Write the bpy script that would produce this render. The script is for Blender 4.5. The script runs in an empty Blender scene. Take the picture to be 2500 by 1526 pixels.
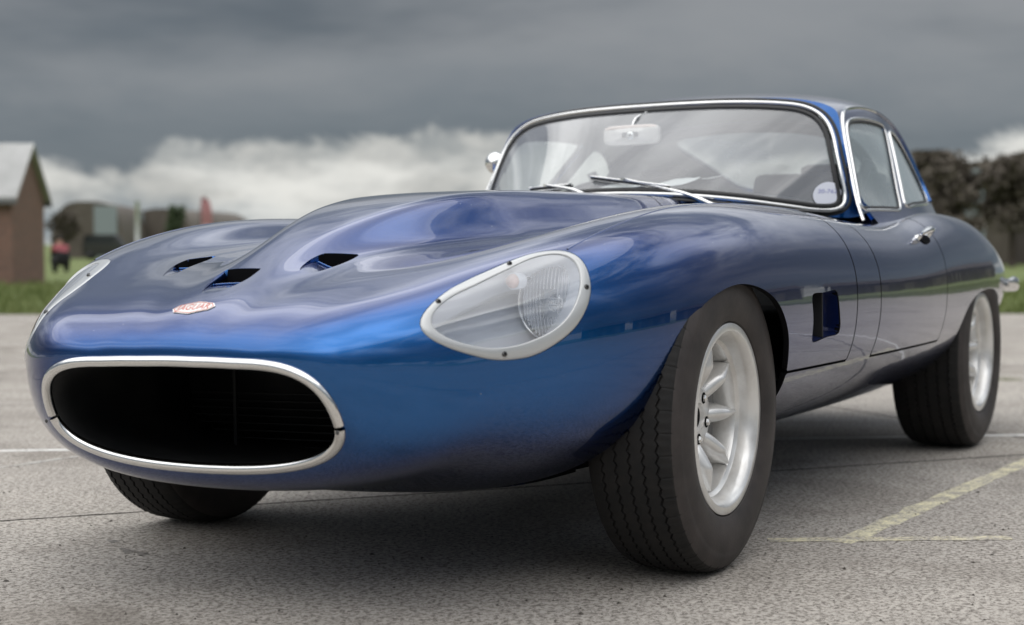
import bpy, bmesh, math, random
import numpy as np
from mathutils import Vector, Matrix
random.seed(7); RNG=np.random.default_rng(7)
SC=bpy.context.scene; COL=SC.collection
PI=math.pi
# ---------------------------------------------------------------- camera
cam=bpy.data.cameras.new('camera'); cam_ob=bpy.data.objects.new('camera',cam); COL.objects.link(cam_ob); SC.camera=cam_ob
_yaw=math.radians(208.33); _pit=math.radians(-2.426)
FWD=Vector((math.cos(_pit)*math.cos(_yaw),math.cos(_pit)*math.sin(_yaw),math.sin(_pit)))
RGT=FWD.cross(Vector((0,0,1))).normalized(); UPV=RGT.cross(FWD)
m=Matrix((RGT,UPV,-FWD)).transposed().to_4x4(); m.translation=Vector((3.2372,1.9782,.7021)); cam_ob.matrix_world=m
cam.sensor_width=36; cam.lens=56.754; cam.clip_start=.05; cam.clip_end=6000
cam.dof.use_dof=True; cam.dof.focus_distance=3.55; cam.dof.aperture_fstop=3.2
# ---------------------------------------------------------------- sky
W=bpy.data.worlds.new('World'); SC.world=W; W.use_nodes=True
nt=W.node_tree; nt.nodes.clear(); L=nt.links
def wn(t,**k):
    n=nt.nodes.new(t)
    for a,b in k.items(): setattr(n,a,b)
    return n
def wmath(op,a,b=None,c=None,clamp=False):
    n=wn('ShaderNodeMath',operation=op); n.use_clamp=clamp
    for i,v in enumerate((a,b,c)):
        if v is None: continue
        if isinstance(v,(int,float)): n.inputs[i].default_value=v
        else: L.new(v,n.inputs[i])
    return n.outputs[0]
def wmix(f,a,b):
    n=wn('ShaderNodeMix',data_type='RGBA')
    for s,v in ((n.inputs[0],f),(n.inputs[6],a),(n.inputs[7],b)):
        if isinstance(v,(int,float)): s.default_value=v
        elif isinstance(v,tuple): s.default_value=(*v,1)
        else: L.new(v,s)
    return n.outputs[2]
def wmap(v,a,b,c=0,d=1,smooth=True):
    n=wn('ShaderNodeMapRange'); n.interpolation_type='SMOOTHSTEP' if smooth else 'LINEAR'
    L.new(v,n.inputs[0]); n.inputs[1].default_value=a; n.inputs[2].default_value=b; n.inputs[3].default_value=c; n.inputs[4].default_value=d
    return n.outputs[0]
tc=wn('ShaderNodeTexCoord'); sp=wn('ShaderNodeSeparateXYZ'); L.new(tc.outputs['Generated'],sp.inputs[0])
X,Y,Z=sp.outputs
al=wmath('ADD',wmath('MULTIPLY',X,-.8802),wmath('MULTIPLY',Y,-.4746))
ac=wmath('ADD',wmath('MULTIPLY',X,-.4746),wmath('MULTIPLY',Y,.8802))
AZ=wmath('ARCTAN2',ac,al); EL=wmath('ARCSINE',Z)
def wnoise(sx,sz,scale,detail,rough=.55,w=0,dist=0):
    c=wn('ShaderNodeCombineXYZ'); L.new(wmath('MULTIPLY',X,sx),c.inputs[0]); L.new(wmath('MULTIPLY',Y,sx),c.inputs[1]); L.new(wmath('ADD',wmath('MULTIPLY',Z,sz),w),c.inputs[2])
    n=wn('ShaderNodeTexNoise'); n.inputs['Scale'].default_value=scale; n.inputs['Detail'].default_value=detail; n.inputs['Roughness'].default_value=rough; n.inputs['Distortion'].default_value=dist
    L.new(c.outputs[0],n.inputs['Vector']); return n.outputs[0]
nb=wnoise(1,1.7,10,8,.64,3.1,.5)       # ragged cloud edge
nbig=wnoise(1,4.5,2.2,5,.55,.7,.3)      # broad streaks
nmid=wnoise(1,3.0,6.5,7,.6,1.9,.2)
pk=wmath('MULTIPLY',wmath('POWER',2.718,wmath('MULTIPLY',wmath('POWER',wmath('DIVIDE',wmath('ADD',AZ,.02),.20),2.0),-1.0)),.030)
pk2=wmath('MULTIPLY',wmath('POWER',2.718,wmath('MULTIPLY',wmath('POWER',wmath('DIVIDE',wmath('SUBTRACT',AZ,.30),.07),2.0),-1.0)),.012)
edge=wmath('ADD',wmath('ADD',wmath('ADD',pk,pk2),.037),wmath('MULTIPLY',wmath('SUBTRACT',nb,.5),.075))
bank=wmap(wmath('SUBTRACT',EL,edge),-.002,.009)       # 1 = inside the dark bank
dark=wmix(wmap(nbig,.36,.64),(.083,.096,.110),(.206,.213,.222))
dark=wmix(wmap(wmath('ADD',EL,wmath('MULTIPLY',wmath('SUBTRACT',nmid,.5),.10)),.05,.15),wmix(.62,dark,(.075,.100,.124)),dark)
low=wmix(wmap(wmath('ADD',EL,wmath('MULTIPLY',wmath('SUBTRACT',nb,.5),.06)),.010,.036),(.165,.205,.235),(.40,.40,.385))
nf=wnoise(1,2.4,17,7,.62,4.4,.5)
low=wmix(wmap(nmid,.38,.60),wmix(wmap(nf,.35,.62),wmix(.55,low,(.12,.145,.165)),low),wmix(.65,low,(.72,.715,.68)))
cl=wmix(bank,low,dark)
nov=wnoise(1,2.2,2.1,7,.58,5.0,.6)
over=wmix(wmap(nov,.36,.64),(.15,.18,.23),(1.08,1.11,1.14))
cl=wmix(wmap(wmath('ADD',EL,wmath('MULTIPLY',wmath('SUBTRACT',nbig,.5),.12)),.17,.50),cl,over)
glow=wmap(wmath('ADD',wmath('MULTIPLY',X,.38),wmath('MULTIPLY',Z,.88)),.35,1.0)
cl=wmix(wmath('MULTIPLY',glow,.35),cl,wmix(.35,(1.5,1.5,1.5),cl))
cl=wmix(wmap(Z,-.02,-.10),cl,(.12,.12,.11))
b1=wn('ShaderNodeBackground'); b1.inputs[1].default_value=1.0; L.new(cl,b1.inputs[0])
sky=wn('ShaderNodeTexSky',sky_type='NISHITA'); sky.sun_disc=False; sky.sun_elevation=math.radians(76); sky.sun_rotation=math.radians(125)
b2=wn('ShaderNodeBackground'); b2.inputs[1].default_value=.08; L.new(sky.outputs[0],b2.inputs[0])
ms=wn('ShaderNodeMixShader'); ms.inputs[0].default_value=.06; L.new(b1.outputs[0],ms.inputs[1]); L.new(b2.outputs[0],ms.inputs[2])
wo=wn('ShaderNodeOutputWorld'); L.new(ms.outputs[0],wo.inputs[0])
# ---------------------------------------------------------------- sun behind thin cloud
sd=bpy.data.lights.new('sun','SUN'); sd.energy=1.5; sd.angle=math.radians(110); sd.color=(1,.97,.93)
so=bpy.data.objects.new('sun',sd); COL.objects.link(so)
_e,_a=math.radians(76),math.radians(125)   # rotation measured from +Y towards +X as in the sky
_d=Vector((math.sin(_a)*math.cos(_e),math.cos(_a)*math.cos(_e),math.sin(_e)))
so.rotation_euler=_d.to_track_quat('Z','Y').to_euler()
vs=SC.view_settings; vs.view_transform='Standard'; vs.look='None'; vs.exposure=.42; vs.gamma=1; vs.use_curve_mapping=False
# ---------------------------------------------------------------- materials
MATS={}
def mat(name,base=(.5,.5,.5),rough=.5,metal=0,coat=0,coat_rough=.03,coat_ior=1.5,spec=.5,emit=None,estr=0):
    m=bpy.data.materials.new(name); m.use_nodes=True; b=m.node_tree.nodes['Principled BSDF']
    b.inputs['Base Color'].default_value=(*base,1); b.inputs['Roughness'].default_value=rough; b.inputs['Metallic'].default_value=metal
    b.inputs['Coat Weight'].default_value=coat; b.inputs['Coat Roughness'].default_value=coat_rough; b.inputs['Coat IOR'].default_value=coat_ior
    b.inputs['Specular IOR Level'].default_value=spec
    MATS[name]=m; return m
class NB:
    def __init__(s,m): s.t=m.node_tree; s.b=s.t.nodes['Principled BSDF']; s.m=m
    def n(s,t,**k):
        n=s.t.nodes.new(t)
        for a,b in k.items(): setattr(n,a,b)
        return n
    def l(s,a,b): s.t.links.new(a,b)
    def coord(s,kind='Object',scale=(1,1,1)):
        c=s.n('ShaderNodeTexCoord'); mp=s.n('ShaderNodeMapping'); mp.inputs['Scale'].default_value=scale
        s.l(c.outputs[kind],mp.inputs[0]); return mp.outputs[0]
    def noise(s,vec,scale,detail=4,rough=.55,dist=0):
        n=s.n('ShaderNodeTexNoise'); n.inputs['Scale'].default_value=scale; n.inputs['Detail'].default_value=detail; n.inputs['Roughness'].default_value=rough; n.inputs['Distortion'].default_value=dist
        s.l(vec,n.inputs['Vector']); return n.outputs[0]
    def vor(s,vec,scale,feature='F1'):
        n=s.n('ShaderNodeTexVoronoi',feature=feature); n.inputs['Scale'].default_value=scale; s.l(vec,n.inputs['Vector']); return n.outputs[0]
    def ramp(s,v,a,b,c=0.,d=1.,smooth=False):
        n=s.n('ShaderNodeMapRange'); n.interpolation_type='SMOOTHSTEP' if smooth else 'LINEAR'; s.l(v,n.inputs[0])
        for i,q in enumerate((a,b,c,d)): n.inputs[i+1].default_value=q
        return n.outputs[0]
    def mix(s,f,a,b,mode='MIX'):
        n=s.n('ShaderNodeMix',data_type='RGBA',blend_type=mode)
        for k,v in ((0,f),(6,a),(7,b)):
            if isinstance(v,(int,float)): n.inputs[k].default_value=v
            elif isinstance(v,tuple): n.inputs[k].default_value=(*v,1)
            else: s.l(v,n.inputs[k])
        return n.outputs[2]
    def math(s,op,a,b=0.):
        n=s.n('ShaderNodeMath',operation=op)
        for i,v in enumerate((a,b)):
            if isinstance(v,(int,float)): n.inputs[i].default_value=v
            else: s.l(v,n.inputs[i])
        return n.outputs[0]
    def set(s,k,v): s.l(v,s.b.inputs[k])
    def bump(s,h,strength=.3,dist=.01,which='Normal'):
        n=s.n('ShaderNodeBump'); n.inputs['Strength'].default_value=strength; n.inputs['Distance'].default_value=dist; s.l(h,n.inputs['Height']); s.l(n.outputs[0],s.b.inputs[which])
# metallic blue paint under clear lacquer
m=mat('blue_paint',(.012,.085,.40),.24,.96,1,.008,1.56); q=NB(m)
v=q.coord('Object'); fl=q.vor(v,2600); 
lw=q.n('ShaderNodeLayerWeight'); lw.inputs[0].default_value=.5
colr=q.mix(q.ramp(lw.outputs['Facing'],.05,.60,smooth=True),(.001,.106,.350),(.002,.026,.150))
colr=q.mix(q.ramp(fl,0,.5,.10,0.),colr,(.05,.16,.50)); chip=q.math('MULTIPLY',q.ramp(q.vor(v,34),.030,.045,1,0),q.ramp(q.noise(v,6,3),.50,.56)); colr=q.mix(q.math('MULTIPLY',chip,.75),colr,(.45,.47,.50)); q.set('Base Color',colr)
sm=q.noise(v,2.2,3,.5); q.set('Coat Roughness',q.ramp(sm,.3,.75,.004,.018))
dust=q.vor(v,95); sp2=q.ramp(dust,.03,.05,1,0); dsel=q.noise(v,7,2); q.set('Roughness',q.ramp(q.math('MULTIPLY',sp2,q.ramp(dsel,.55,.7)),0,1,.24,.9))
wav=q.noise(v,5.5,2,.4); 
bn=q.n('ShaderNodeBump'); bn.inputs['Strength'].default_value=.05; bn.inputs['Distance'].default_value=.02; q.l(wav,bn.inputs['Height']); q.l(bn.outputs[0],q.b.inputs['Coat Normal'])
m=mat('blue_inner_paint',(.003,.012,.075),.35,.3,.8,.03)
m=mat('chrome',(.80,.80,.79),.045,1); q=NB(m); v=q.coord('Object'); q.set('Roughness',q.ramp(q.noise(v,60,4),.35,.8,.03,.16))
m=mat('dark_metal',(.018,.018,.018),.6,.3)
m=mat('screw_metal',(.10,.10,.10),.35,.9)
m=mat('black_void',(.004,.004,.005),.9,0,spec=.1)
m=mat('black_rubber',(.012,.012,.013),.45)
m=mat('duct_black',(.008,.009,.010),.6); q=NB(m); v=q.coord('Object'); q.set('Base Color',q.mix(q.ramp(q.noise(v,9,4),.4,.75),(.006,.007,.008),(.022,.022,.022)))
m=mat('tyre_rubber',(.022,.020,.020),.62); q=NB(m); v=q.coord('Object')
c0=q.mix(q.ramp(q.noise(v,11,5,.6),.35,.7),(.022,.018,.017),(.050,.041,.038)); c0=q.mix(q.ramp(q.vor(v,55),.05,.09,.85,0),c0,(.006,.006,.006)); q.set('Base Color',c0); q.bump(q.noise(v,220,3),.25,.002)
m=mat('tread_rubber',(.014,.013,.013),.78); q=NB(m); v=q.coord('Object')
c0=q.mix(q.ramp(q.noise(v,24,5,.6),.40,.75),(.004,.0038,.0038),(.012,.010,.009)); c0=q.mix(q.math('MULTIPLY',q.ramp(q.vor(v,42),.035,.05,1,0),q.ramp(q.noise(v,9,1),.55,.6)),c0,(.45,.43,.40)); q.set('Base Color',c0); q.bump(q.noise(v,260,3),.3,.002)
m=mat('wheel_alloy',(.66,.645,.62),.28,.55,.4,.12); q=NB(m); v=q.coord('Object'); q.set('Base Color',q.mix(q.ramp(q.noise(v,14,5,.6),.42,.78),(.78,.775,.76),(.58,.56,.53))); q.bump(q.noise(v,400,2),.06,.001)
m=mat('wheel_web',(.27,.265,.26),.5,.4); 
m=mat('bright_trim',(.52,.53,.53),.28,.3,.4,.1)
m=mat('pod_sky_pale',(.82,.85,.90),.35,0,.5,.05)  # bucket painted pale blue grey to stand for sky reflected there
m=mat('lamp_reflector',(.90,.91,.92),.28,1)
m=mat('amber_white',(.78,.58,.52),.3)
m=mat('white_enamel',(.80,.79,.76),.35,0,.5,.05)
m=mat('red_enamel',(.62,.10,.06),.35,0,.5,.05)
m=mat('seat_black',(.012,.012,.014),.55)
m=mat('trim_grey',(.20,.20,.21),.7)
m=mat('paper_white',(.72,.73,.74),.6)
m=mat('sticker_white',(.70,.72,.80),.4); 
m=mat('sticker_ink',(.25,.27,.50),.5)
m=mat('mirror_back',(.62,.58,.56),.35,.2)
def glassmat(name,lo,mult,tint=(.93,.97,.96),rough=.0,film=0.,filmcol=(.6,.65,.7)):
    m=bpy.data.materials.new(name); m.use_nodes=True; t=m.node_tree; t.nodes.clear()
    o=t.nodes.new('ShaderNodeOutputMaterial'); tr=t.nodes.new('ShaderNodeBsdfTransparent'); tr.inputs[0].default_value=(*tint,1)
    gl=t.nodes.new('ShaderNodeBsdfGlossy'); gl.inputs['Roughness'].default_value=rough; gl.inputs[0].default_value=(1,1,1,1)
    fr=t.nodes.new('ShaderNodeFresnel'); ge=t.nodes.new('ShaderNodeNewGeometry'); mi=t.nodes.new('ShaderNodeMapRange'); t.links.new(ge.outputs['Backfacing'],mi.inputs[0]); mi.inputs[3].default_value=1.5; mi.inputs[4].default_value=1/1.5; t.links.new(mi.outputs[0],fr.inputs[0])
    ma=t.nodes.new('ShaderNodeMath'); ma.operation='MULTIPLY_ADD'; ma.use_clamp=True; t.links.new(fr.outputs[0],ma.inputs[0]); ma.inputs[1].default_value=mult; ma.inputs[2].default_value=lo
    mx=t.nodes.new('ShaderNodeMixShader'); t.links.new(ma.outputs[0],mx.inputs[0]); t.links.new(tr.outputs[0],mx.inputs[1]); t.links.new(gl.outputs[0],mx.inputs[2])
    last=mx.outputs[0]
    if film>0:      # pale layer: dust, plus sky glare painted in as diffuse colour
        df=t.nodes.new('ShaderNodeBsdfDiffuse'); df.inputs[0].default_value=(*filmcol,1); m2=t.nodes.new('ShaderNodeMixShader'); m2.inputs[0].default_value=film
        tcn=t.nodes.new('ShaderNodeTexCoord'); nz=t.nodes.new('ShaderNodeTexNoise'); nz.inputs['Scale'].default_value=3.; nz.inputs['Detail'].default_value=3
        t.links.new(tcn.outputs['Object'],nz.inputs['Vector']); mr=t.nodes.new('ShaderNodeMapRange'); t.links.new(nz.outputs[0],mr.inputs[0]); mr.inputs[1].default_value=.3; mr.inputs[2].default_value=.7; mr.inputs[3].default_value=film*.7; mr.inputs[4].default_value=film*1.3
        t.links.new(mr.outputs[0],m2.inputs[0]); t.links.new(last,m2.inputs[1]); t.links.new(df.outputs[0],m2.inputs[2]); last=m2.outputs[0]
    t.links.new(last,o.inputs[0]); MATS[name]=m; return m
glassmat('windscreen_glass',.05,1.5,(.95,.98,.97),film=.17,filmcol=(.80,.82,.86))
glassmat('side_glass',.10,1.3,(.94,.98,.97),film=.30,filmcol=(.72,.82,.84))
glassmat('lamp_glass',.06,1.6,(.97,.98,.99),film=.12,filmcol=(.85,.87,.9)); glassmat('rib_glass',.25,1.6,(.97,.98,.99),film=.40,filmcol=(.9,.92,.95))
glassmat('cover_glass',.08,2.0,(.97,.98,1.0),film=.10,filmcol=(.75,.78,.85))
# ---------------------------------------------------------------- mesh helpers
def tag(o,label=None,cat=None,group=None,kind=None):
    if label: o['label']=label
    if cat: o['category']=cat
    if group: o['group']=group
    if kind: o['kind']=kind
    return o
def empty(name,loc=(0,0,0),rz=0,parent=None):
    o=bpy.data.objects.new(name,None); o.empty_display_size=.1; COL.objects.link(o); o.location=loc; o.rotation_euler=(0,0,rz)
    if parent: o.parent=parent
    return o
def link(name,me,parent=None):
    o=bpy.data.objects.new(name,me); COL.objects.link(o)
    if parent: o.parent=parent
    return o
def mesh(name,V,F,mt,parent=None,smooth=True,normals=None,fm=None,angle=None):
    me=bpy.data.meshes.new(name); me.from_pydata([tuple(map(float,v)) for v in V],[],[tuple(map(int,f)) for f in F])
    for mm in (mt if isinstance(mt,(list,tuple)) else [mt]): me.materials.append(MATS[mm])
    if fm is not None: me.polygons.foreach_set('material_index',np.array(fm,dtype=np.int32))
    if smooth: me.polygons.foreach_set('use_smooth',[True]*len(me.polygons))
    me.validate(clean_customdata=False); me.update()
    if normals is not None and len(me.vertices)==len(normals): me.normals_split_custom_set_from_vertices([tuple(map(float,n)) for n in normals])
    elif angle is not None:
        bm=bmesh.new(); bm.from_mesh(me); bm.normal_update()
        for e in bm.edges:
            if len(e.link_faces)==2 and e.calc_face_angle(0)>angle: e.smooth=False
        bm.to_mesh(me); bm.free()
    return link(name,me,parent)
def gridfaces(a,b,wrapa=False,wrapb=False,off=0):
    i=np.arange(a if wrapa else a-1); j=np.arange(b if wrapb else b-1); I,J=np.meshgrid(i,j,indexing='ij'); I2=(I+1)%a; J2=(J+1)%b
    return np.stack([I*b+J,I2*b+J,I2*b+J2,I*b+J2],-1).reshape(-1,4)+off
def box(x0,x1,y0,y1,z0,z1):
    V=[(x,y,z) for x in (x0,x1) for y in (y0,y1) for z in (z0,z1)]
    return V,[(0,1,3,2),(4,6,7,5),(0,4,5,1),(2,3,7,6),(0,2,6,4),(1,5,7,3)]
class MB:
    def __init__(s): s.V=[]; s.F=[]; s.m=[]
    def add(s,V,F,mi=0):
        o=len(s.V); s.V+= [tuple(v) for v in V]; s.F+=[tuple(int(i)+o for i in f) for f in F]; s.m+=[mi]*len(F); return s
    def box(s,*a,mi=0): return s.add(*box(*a),mi=mi)
    def build(s,name,mt,parent=None,smooth=False,angle=None,xf=None):
        V=np.array(s.V,float)
        if xf is not None: V=xf(V)
        return mesh(name,V,s.F,mt,parent,smooth,fm=s.m,angle=angle)
def revolve(prof,n=96,axis='y',closed=False):
    P=np.array(prof,float); a=np.linspace(0,2*PI,n,endpoint=False)
    R=P[:,1][None,:]; w=P[:,0][None,:]
    X=R*np.cos(a)[:,None]; Zz=R*np.sin(a)[:,None]; Yy=np.broadcast_to(w,X.shape)
    V=np.stack([X,Yy,Zz],-1).reshape(-1,3); return V,gridfaces(n,len(P),wrapa=True,wrapb=closed)
def sweep(path,normals,prof,closed=True):
    """profile points (side,height) carried along a path whose surface normals are known"""
    P=np.array(path,float); N=np.array(normals,float)
    T=(np.roll(P,-1,0)-np.roll(P,1,0)) if closed else np.gradient(P,axis=0)
    T/=np.linalg.norm(T,axis=1)[:,None]; B=np.cross(T,N); B/=np.linalg.norm(B,axis=1)[:,None]; N=np.cross(B,T)
    pr=np.array(prof,float)
    V=P[:,None,:]+B[:,None,:]*pr[None,:,0:1]+N[:,None,:]*pr[None,:,1:2]
    return V.reshape(-1,3),gridfaces(len(P),len(pr),wrapa=closed)
def tube(path,r,n=10,closed=False,caps=True):
    P=np.array(path,float); R=np.full(len(P),r) if np.isscalar(r) else np.array(r)
    T=np.gradient(P,axis=0) if not closed else np.roll(P,-1,0)-np.roll(P,1,0); T/=np.linalg.norm(T,axis=1)[:,None]
    up=np.array([0,0,1.]) if abs(T[0,2])<.9 else np.array([1.,0,0]); N=np.cross(T,up); N/=np.linalg.norm(N,axis=1)[:,None]; B=np.cross(T,N)
    a=np.linspace(0,2*PI,n,endpoint=False)
    V=P[:,None]+R[:,None,None]*(np.cos(a)[None,:,None]*N[:,None]+np.sin(a)[None,:,None]*B[:,None])
    V=V.reshape(-1,3); F=[tuple(f) for f in gridfaces(len(P),n,wrapa=closed,wrapb=True)]
    if caps and not closed: F+=[tuple(range(n))[::-1],tuple((len(P)-1)*n+i for i in range(n))]
    return V,F
def resample(P,n,closed=False):
    P=np.array(P,float)
    if closed: P=np.concatenate([P,P[:1]])
    # Catmull-Rom style refinement through the points, then even spacing
    m=len(P); out=[]
    for i in range(m-1):
        p1,p2=P[i],P[i+1]; p0=P[i-1] if i>0 else (P[m-2] if closed else 2*p1-p2); p3=P[i+2] if i+2<m else (P[1] if closed else 2*p2-p1)
        d1=max(np.linalg.norm(p1-p0),1e-6)**.5; d2=max(np.linalg.norm(p2-p1),1e-6)**.5; d3=max(np.linalg.norm(p3-p2),1e-6)**.5
        m1=(p1-p0)/d1-(p2-p0)/(d1+d2)+(p2-p1)/d2; m2=(p2-p1)/d2-(p3-p1)/(d2+d3)+(p3-p2)/d3; m1*=d2; m2*=d2
        for t in np.linspace(0,1,16,endpoint=False): out.append((2*t**3-3*t*t+1)*p1+(t**3-2*t*t+t)*m1+(-2*t**3+3*t*t)*p2+(t**3-t*t)*m2)
    out.append(P[-1]); out=np.array(out); d=np.r_[0,np.cumsum(np.linalg.norm(np.diff(out,axis=0),axis=1))]
    u=np.linspace(0,d[-1],n+1 if closed else n)
    if closed: u=u[:-1]
    return np.stack([np.interp(u,d,out[:,k]) for k in range(out.shape[1])],1)
def sdpoly(px,py,poly):
    """signed distance, positive outside"""
    P=np.array(poly,float); Q=np.roll(P,-1,0); d=np.full(px.shape,1e9); ins=np.zeros(px.shape,bool)
    for (ax,ay),(bx,by) in zip(P,Q):
        ex,ey=bx-ax,by-ay; t=np.clip(((px-ax)*ex+(py-ay)*ey)/(ex*ex+ey*ey+1e-12),0,1)
        d=np.minimum(d,np.hypot(px-ax-t*ex,py-ay-t*ey))
        c=((ay>py)!=(by>py))&(px<(bx-ax)*(py-ay)/(by-ay+1e-15)+ax); ins^=c
    return np.where(ins,-d,d)
def clip(V,N,F,f):
    """cut a polygon mesh along f=0, keeping f>0"""
    keep=f>0; newV=[];newN=[]; cache={}; out=[]; n0=len(V)
    FL=F if isinstance(F,list) else [tuple(r) for r in F.tolist()]
    kl=keep.tolist()
    def cross(a,b):
        k=(a,b) if a<b else (b,a)
        if k not in cache:
            i,j=k; t=f[i]/(f[i]-f[j]); t=min(max(t,1e-4),1-1e-4); newV.append(V[i]*(1-t)+V[j]*t); n=N[i]*(1-t)+N[j]*t; newN.append(n/np.linalg.norm(n)); cache[k]=n0+len(newV)-1
        return cache[k]
    for fc in FL:
        ks=[kl[i] for i in fc]
        if all(ks): out.append(fc); continue
        if not any(ks): continue
        poly=[]
        for a,b,ka,kb in zip(fc,fc[1:]+fc[:1],ks,ks[1:]+ks[:1]):
            if ka: poly.append(a)
            if ka!=kb: poly.append(cross(a,b))
        if len(poly)>=3: out.append(tuple(poly))
    if newV: V=np.concatenate([V,np.array(newV)]); N=np.concatenate([N,np.array(newN)])
    return V,N,out
def compact(V,N,F):
    used=np.zeros(len(V),bool)
    for f in F:
        for i in f: used[i]=True
    idx=np.cumsum(used)-1; return V[used],N[used],[tuple(int(idx[i]) for i in f) for f in F]
def flange(V,N,F,depth,skip=None,darkif=None):
    """turn cut edges inward so the panel shows its thickness"""
    cnt={}
    for f in F:
        for a,b in zip(f,f[1:]+f[:1]): cnt[(a,b)]=1
    ed=[(a,b) for (a,b) in cnt if (b,a) not in cnt]
    if skip is not None: ed=[(a,b) for a,b in ed if not skip(V[a],V[b])]
    ids={}; nv=[]; nn=[]; nf=[]; base=len(V)
    acc={}
    for a,b in ed:
        t=V[b]-V[a]; w=np.cross(t,N[a]); w/=max(np.linalg.norm(w),1e-9)
        for k in (a,b): acc[k]=acc.get(k,0)+w
    for k,w in acc.items():
        w=w/max(np.linalg.norm(w),1e-9); ids[k]=base+len(nv)
        nv+= [V[k],V[k]-N[k]*depth-w*.0005]; nn+=[(N[k]*.5+w)/np.linalg.norm(N[k]*.5+w),w]
    for a,b in ed:
        i,j=ids[a],ids[b]; nf.append((j,i,i+1,j+1))
    if nv: V=np.concatenate([V,np.array(nv)]); N=np.concatenate([N,np.array(nn)])
    fm=[0]*len(F)+[1 if (darkif is not None and darkif(V[a])) else 0 for a,b in ed]
    return (V,N,list(F)+nf) if darkif is None else (V,N,list(F)+nf,fm)
# ---------------------------------------------------------------- body surface
def nspline(xs, ys, xq):
    xs=np.asarray(xs,float); ys=np.asarray(ys,float); n=len(xs); h=np.diff(xs)
    A=np.zeros((n,n)); r=np.zeros(n); A[0,0]=A[-1,-1]=1
    for i in range(1,n-1):
        A[i,i-1]=h[i-1]; A[i,i]=2*(h[i-1]+h[i]); A[i,i+1]=h[i]
        r[i]=6*((ys[i+1]-ys[i])/h[i]-(ys[i]-ys[i-1])/h[i-1])
    m=np.linalg.solve(A,r); xq=np.asarray(xq,float)
    i=np.clip(np.searchsorted(xs,xq)-1,0,n-2); t=xq-xs[i]; hh=h[i]
    return ys[i]+t*((ys[i+1]-ys[i])/hh-hh*(2*m[i]+m[i+1])/6)+t*t*m[i]/2+t**3*(m[i+1]-m[i])/(6*hh)
# s   x0    W    zb    yc    zc    yv    zv    z0    zbot  tilt
ST=np.array([
[.00,.862,.346,.388,.180,.499,.085,.501,.502,.284,.48,.80,.52],
[.03,.859,.365,.390,.197,.515,.090,.518,.519,.268,.46,.80,.52],
[.09,.836,.415,.400,.238,.550,.108,.554,.556,.245,.40,.82,.53],
[.18,.770,.490,.415,.315,.594,.140,.597,.602,.234,.30,.84,.54],
[.30,.665,.560,.445,.395,.634,.200,.637,.645,.230,.18,.86,.56],
[.45,.520,.650,.495,.485,.684,.270,.673,.690,.206,.08,.89,.57],
[.67,.300,.738,.540,.560,.740,.335,.699,.722,.176,.02,.90,.57],
[.97,.000,.785,.565,.595,.785,.385,.721,.736,.168,0,.90,.56],
[1.37,-.40,.805,.572,.612,.799,.400,.737,.748,.168,0,.90,.54],
[1.77,-.80,.815,.572,.620,.790,.400,.757,.765,.168,0,.90,.52],
[2.10,-1.13,.819,.572,.640,.768,.400,.775,.785,.168,0,.90,.52],
[2.50,-1.53,.814,.572,.650,.768,.400,.80,.80,.168,0,.90,.52],
[2.90,-1.93,.802,.575,.640,.803,.400,.80,.80,.172,0,.90,.52],
[3.30,-2.33,.790,.580,.625,.806,.400,.80,.80,.19,0,.88,.52],
[3.65,-2.68,.772,.580,.600,.780,.370,.79,.80,.23,0,.86,.52],
[3.97,-2.99,.732,.575,.550,.705,.330,.74,.76,.28,.02,.84,.52],
[4.25,-3.24,.655,.565,.460,.650,.260,.67,.69,.33,.05,.82,.52],
[4.42,-3.36,.560,.555,.380,.620,.200,.63,.64,.36,.06,.80,.52],
[4.55,-3.42,.450,.550,.300,.600,.150,.605,.61,.39,.06,.80,.52],
])
LEAN=math.radians(1.25)
def lean(P):
    P=np.array(P,float); y=P[...,1]-.62; z=P[...,2]-.60; c,s=math.cos(LEAN),math.sin(LEAN)
    P[...,1]=.62+c*y-s*z; P[...,2]=.60+s*y+c*z; return P
BH=[(-.95,.0),(-.3,.0),(.0,.0)]
def bulge_h(x):
    kx=[-1.4,-1.1,-.84,-.5,-.15,.076,.264,.438,.60,.72,.80]
    kh=[.050,.062,.082,.097,.105,.100,.080,.046,.008,.000,0.]
    h=np.interp(x,kx,kh); 
    xx=np.linspace(-1.6,1.0,521); hh=np.interp(xx,kx,kh); g=np.exp(-.5*(np.arange(-30,31)*.005/.05)**2); g/=g.sum()
    hh=np.convolve(np.pad(hh,30,mode='edge'),g,'valid'); return np.interp(x,xx,hh)
def bulge_w(x):   # half width (mid flank)
    return np.interp(x,[-1.3,-.6,0,.3,.5,.85],[.265,.25,.220,.165,.115,.07])
def sstep(t): t=np.clip(t,0,1); return t*t*t*(t*(6*t-15)+10)
def bez(P,t):
    t=t[None,:,None]; a=(1-t); P=[p[:,None,:] for p in P]
    return a**3*P[0]+3*a*a*t*P[1]+3*a*t*t*P[2]+t**3*P[3]
def gsm(A,sig,axis,mode='edge'):
    k=int(3*sig)+1; g=np.exp(-.5*(np.arange(-k,k+1)/sig)**2); g/=g.sum()
    A=np.moveaxis(A,axis,0)
    if mode=='edge':   # odd reflection keeps end points and slope
        top=2*A[:1]-A[k:0:-1]; bot=2*A[-1:]-A[-2:-k-2:-1]
    B=np.concatenate([top,A,bot],0)
    out=sum(g[i]*B[i:i+A.shape[0]] for i in range(2*k+1))
    return np.moveaxis(out,0,axis)
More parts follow.
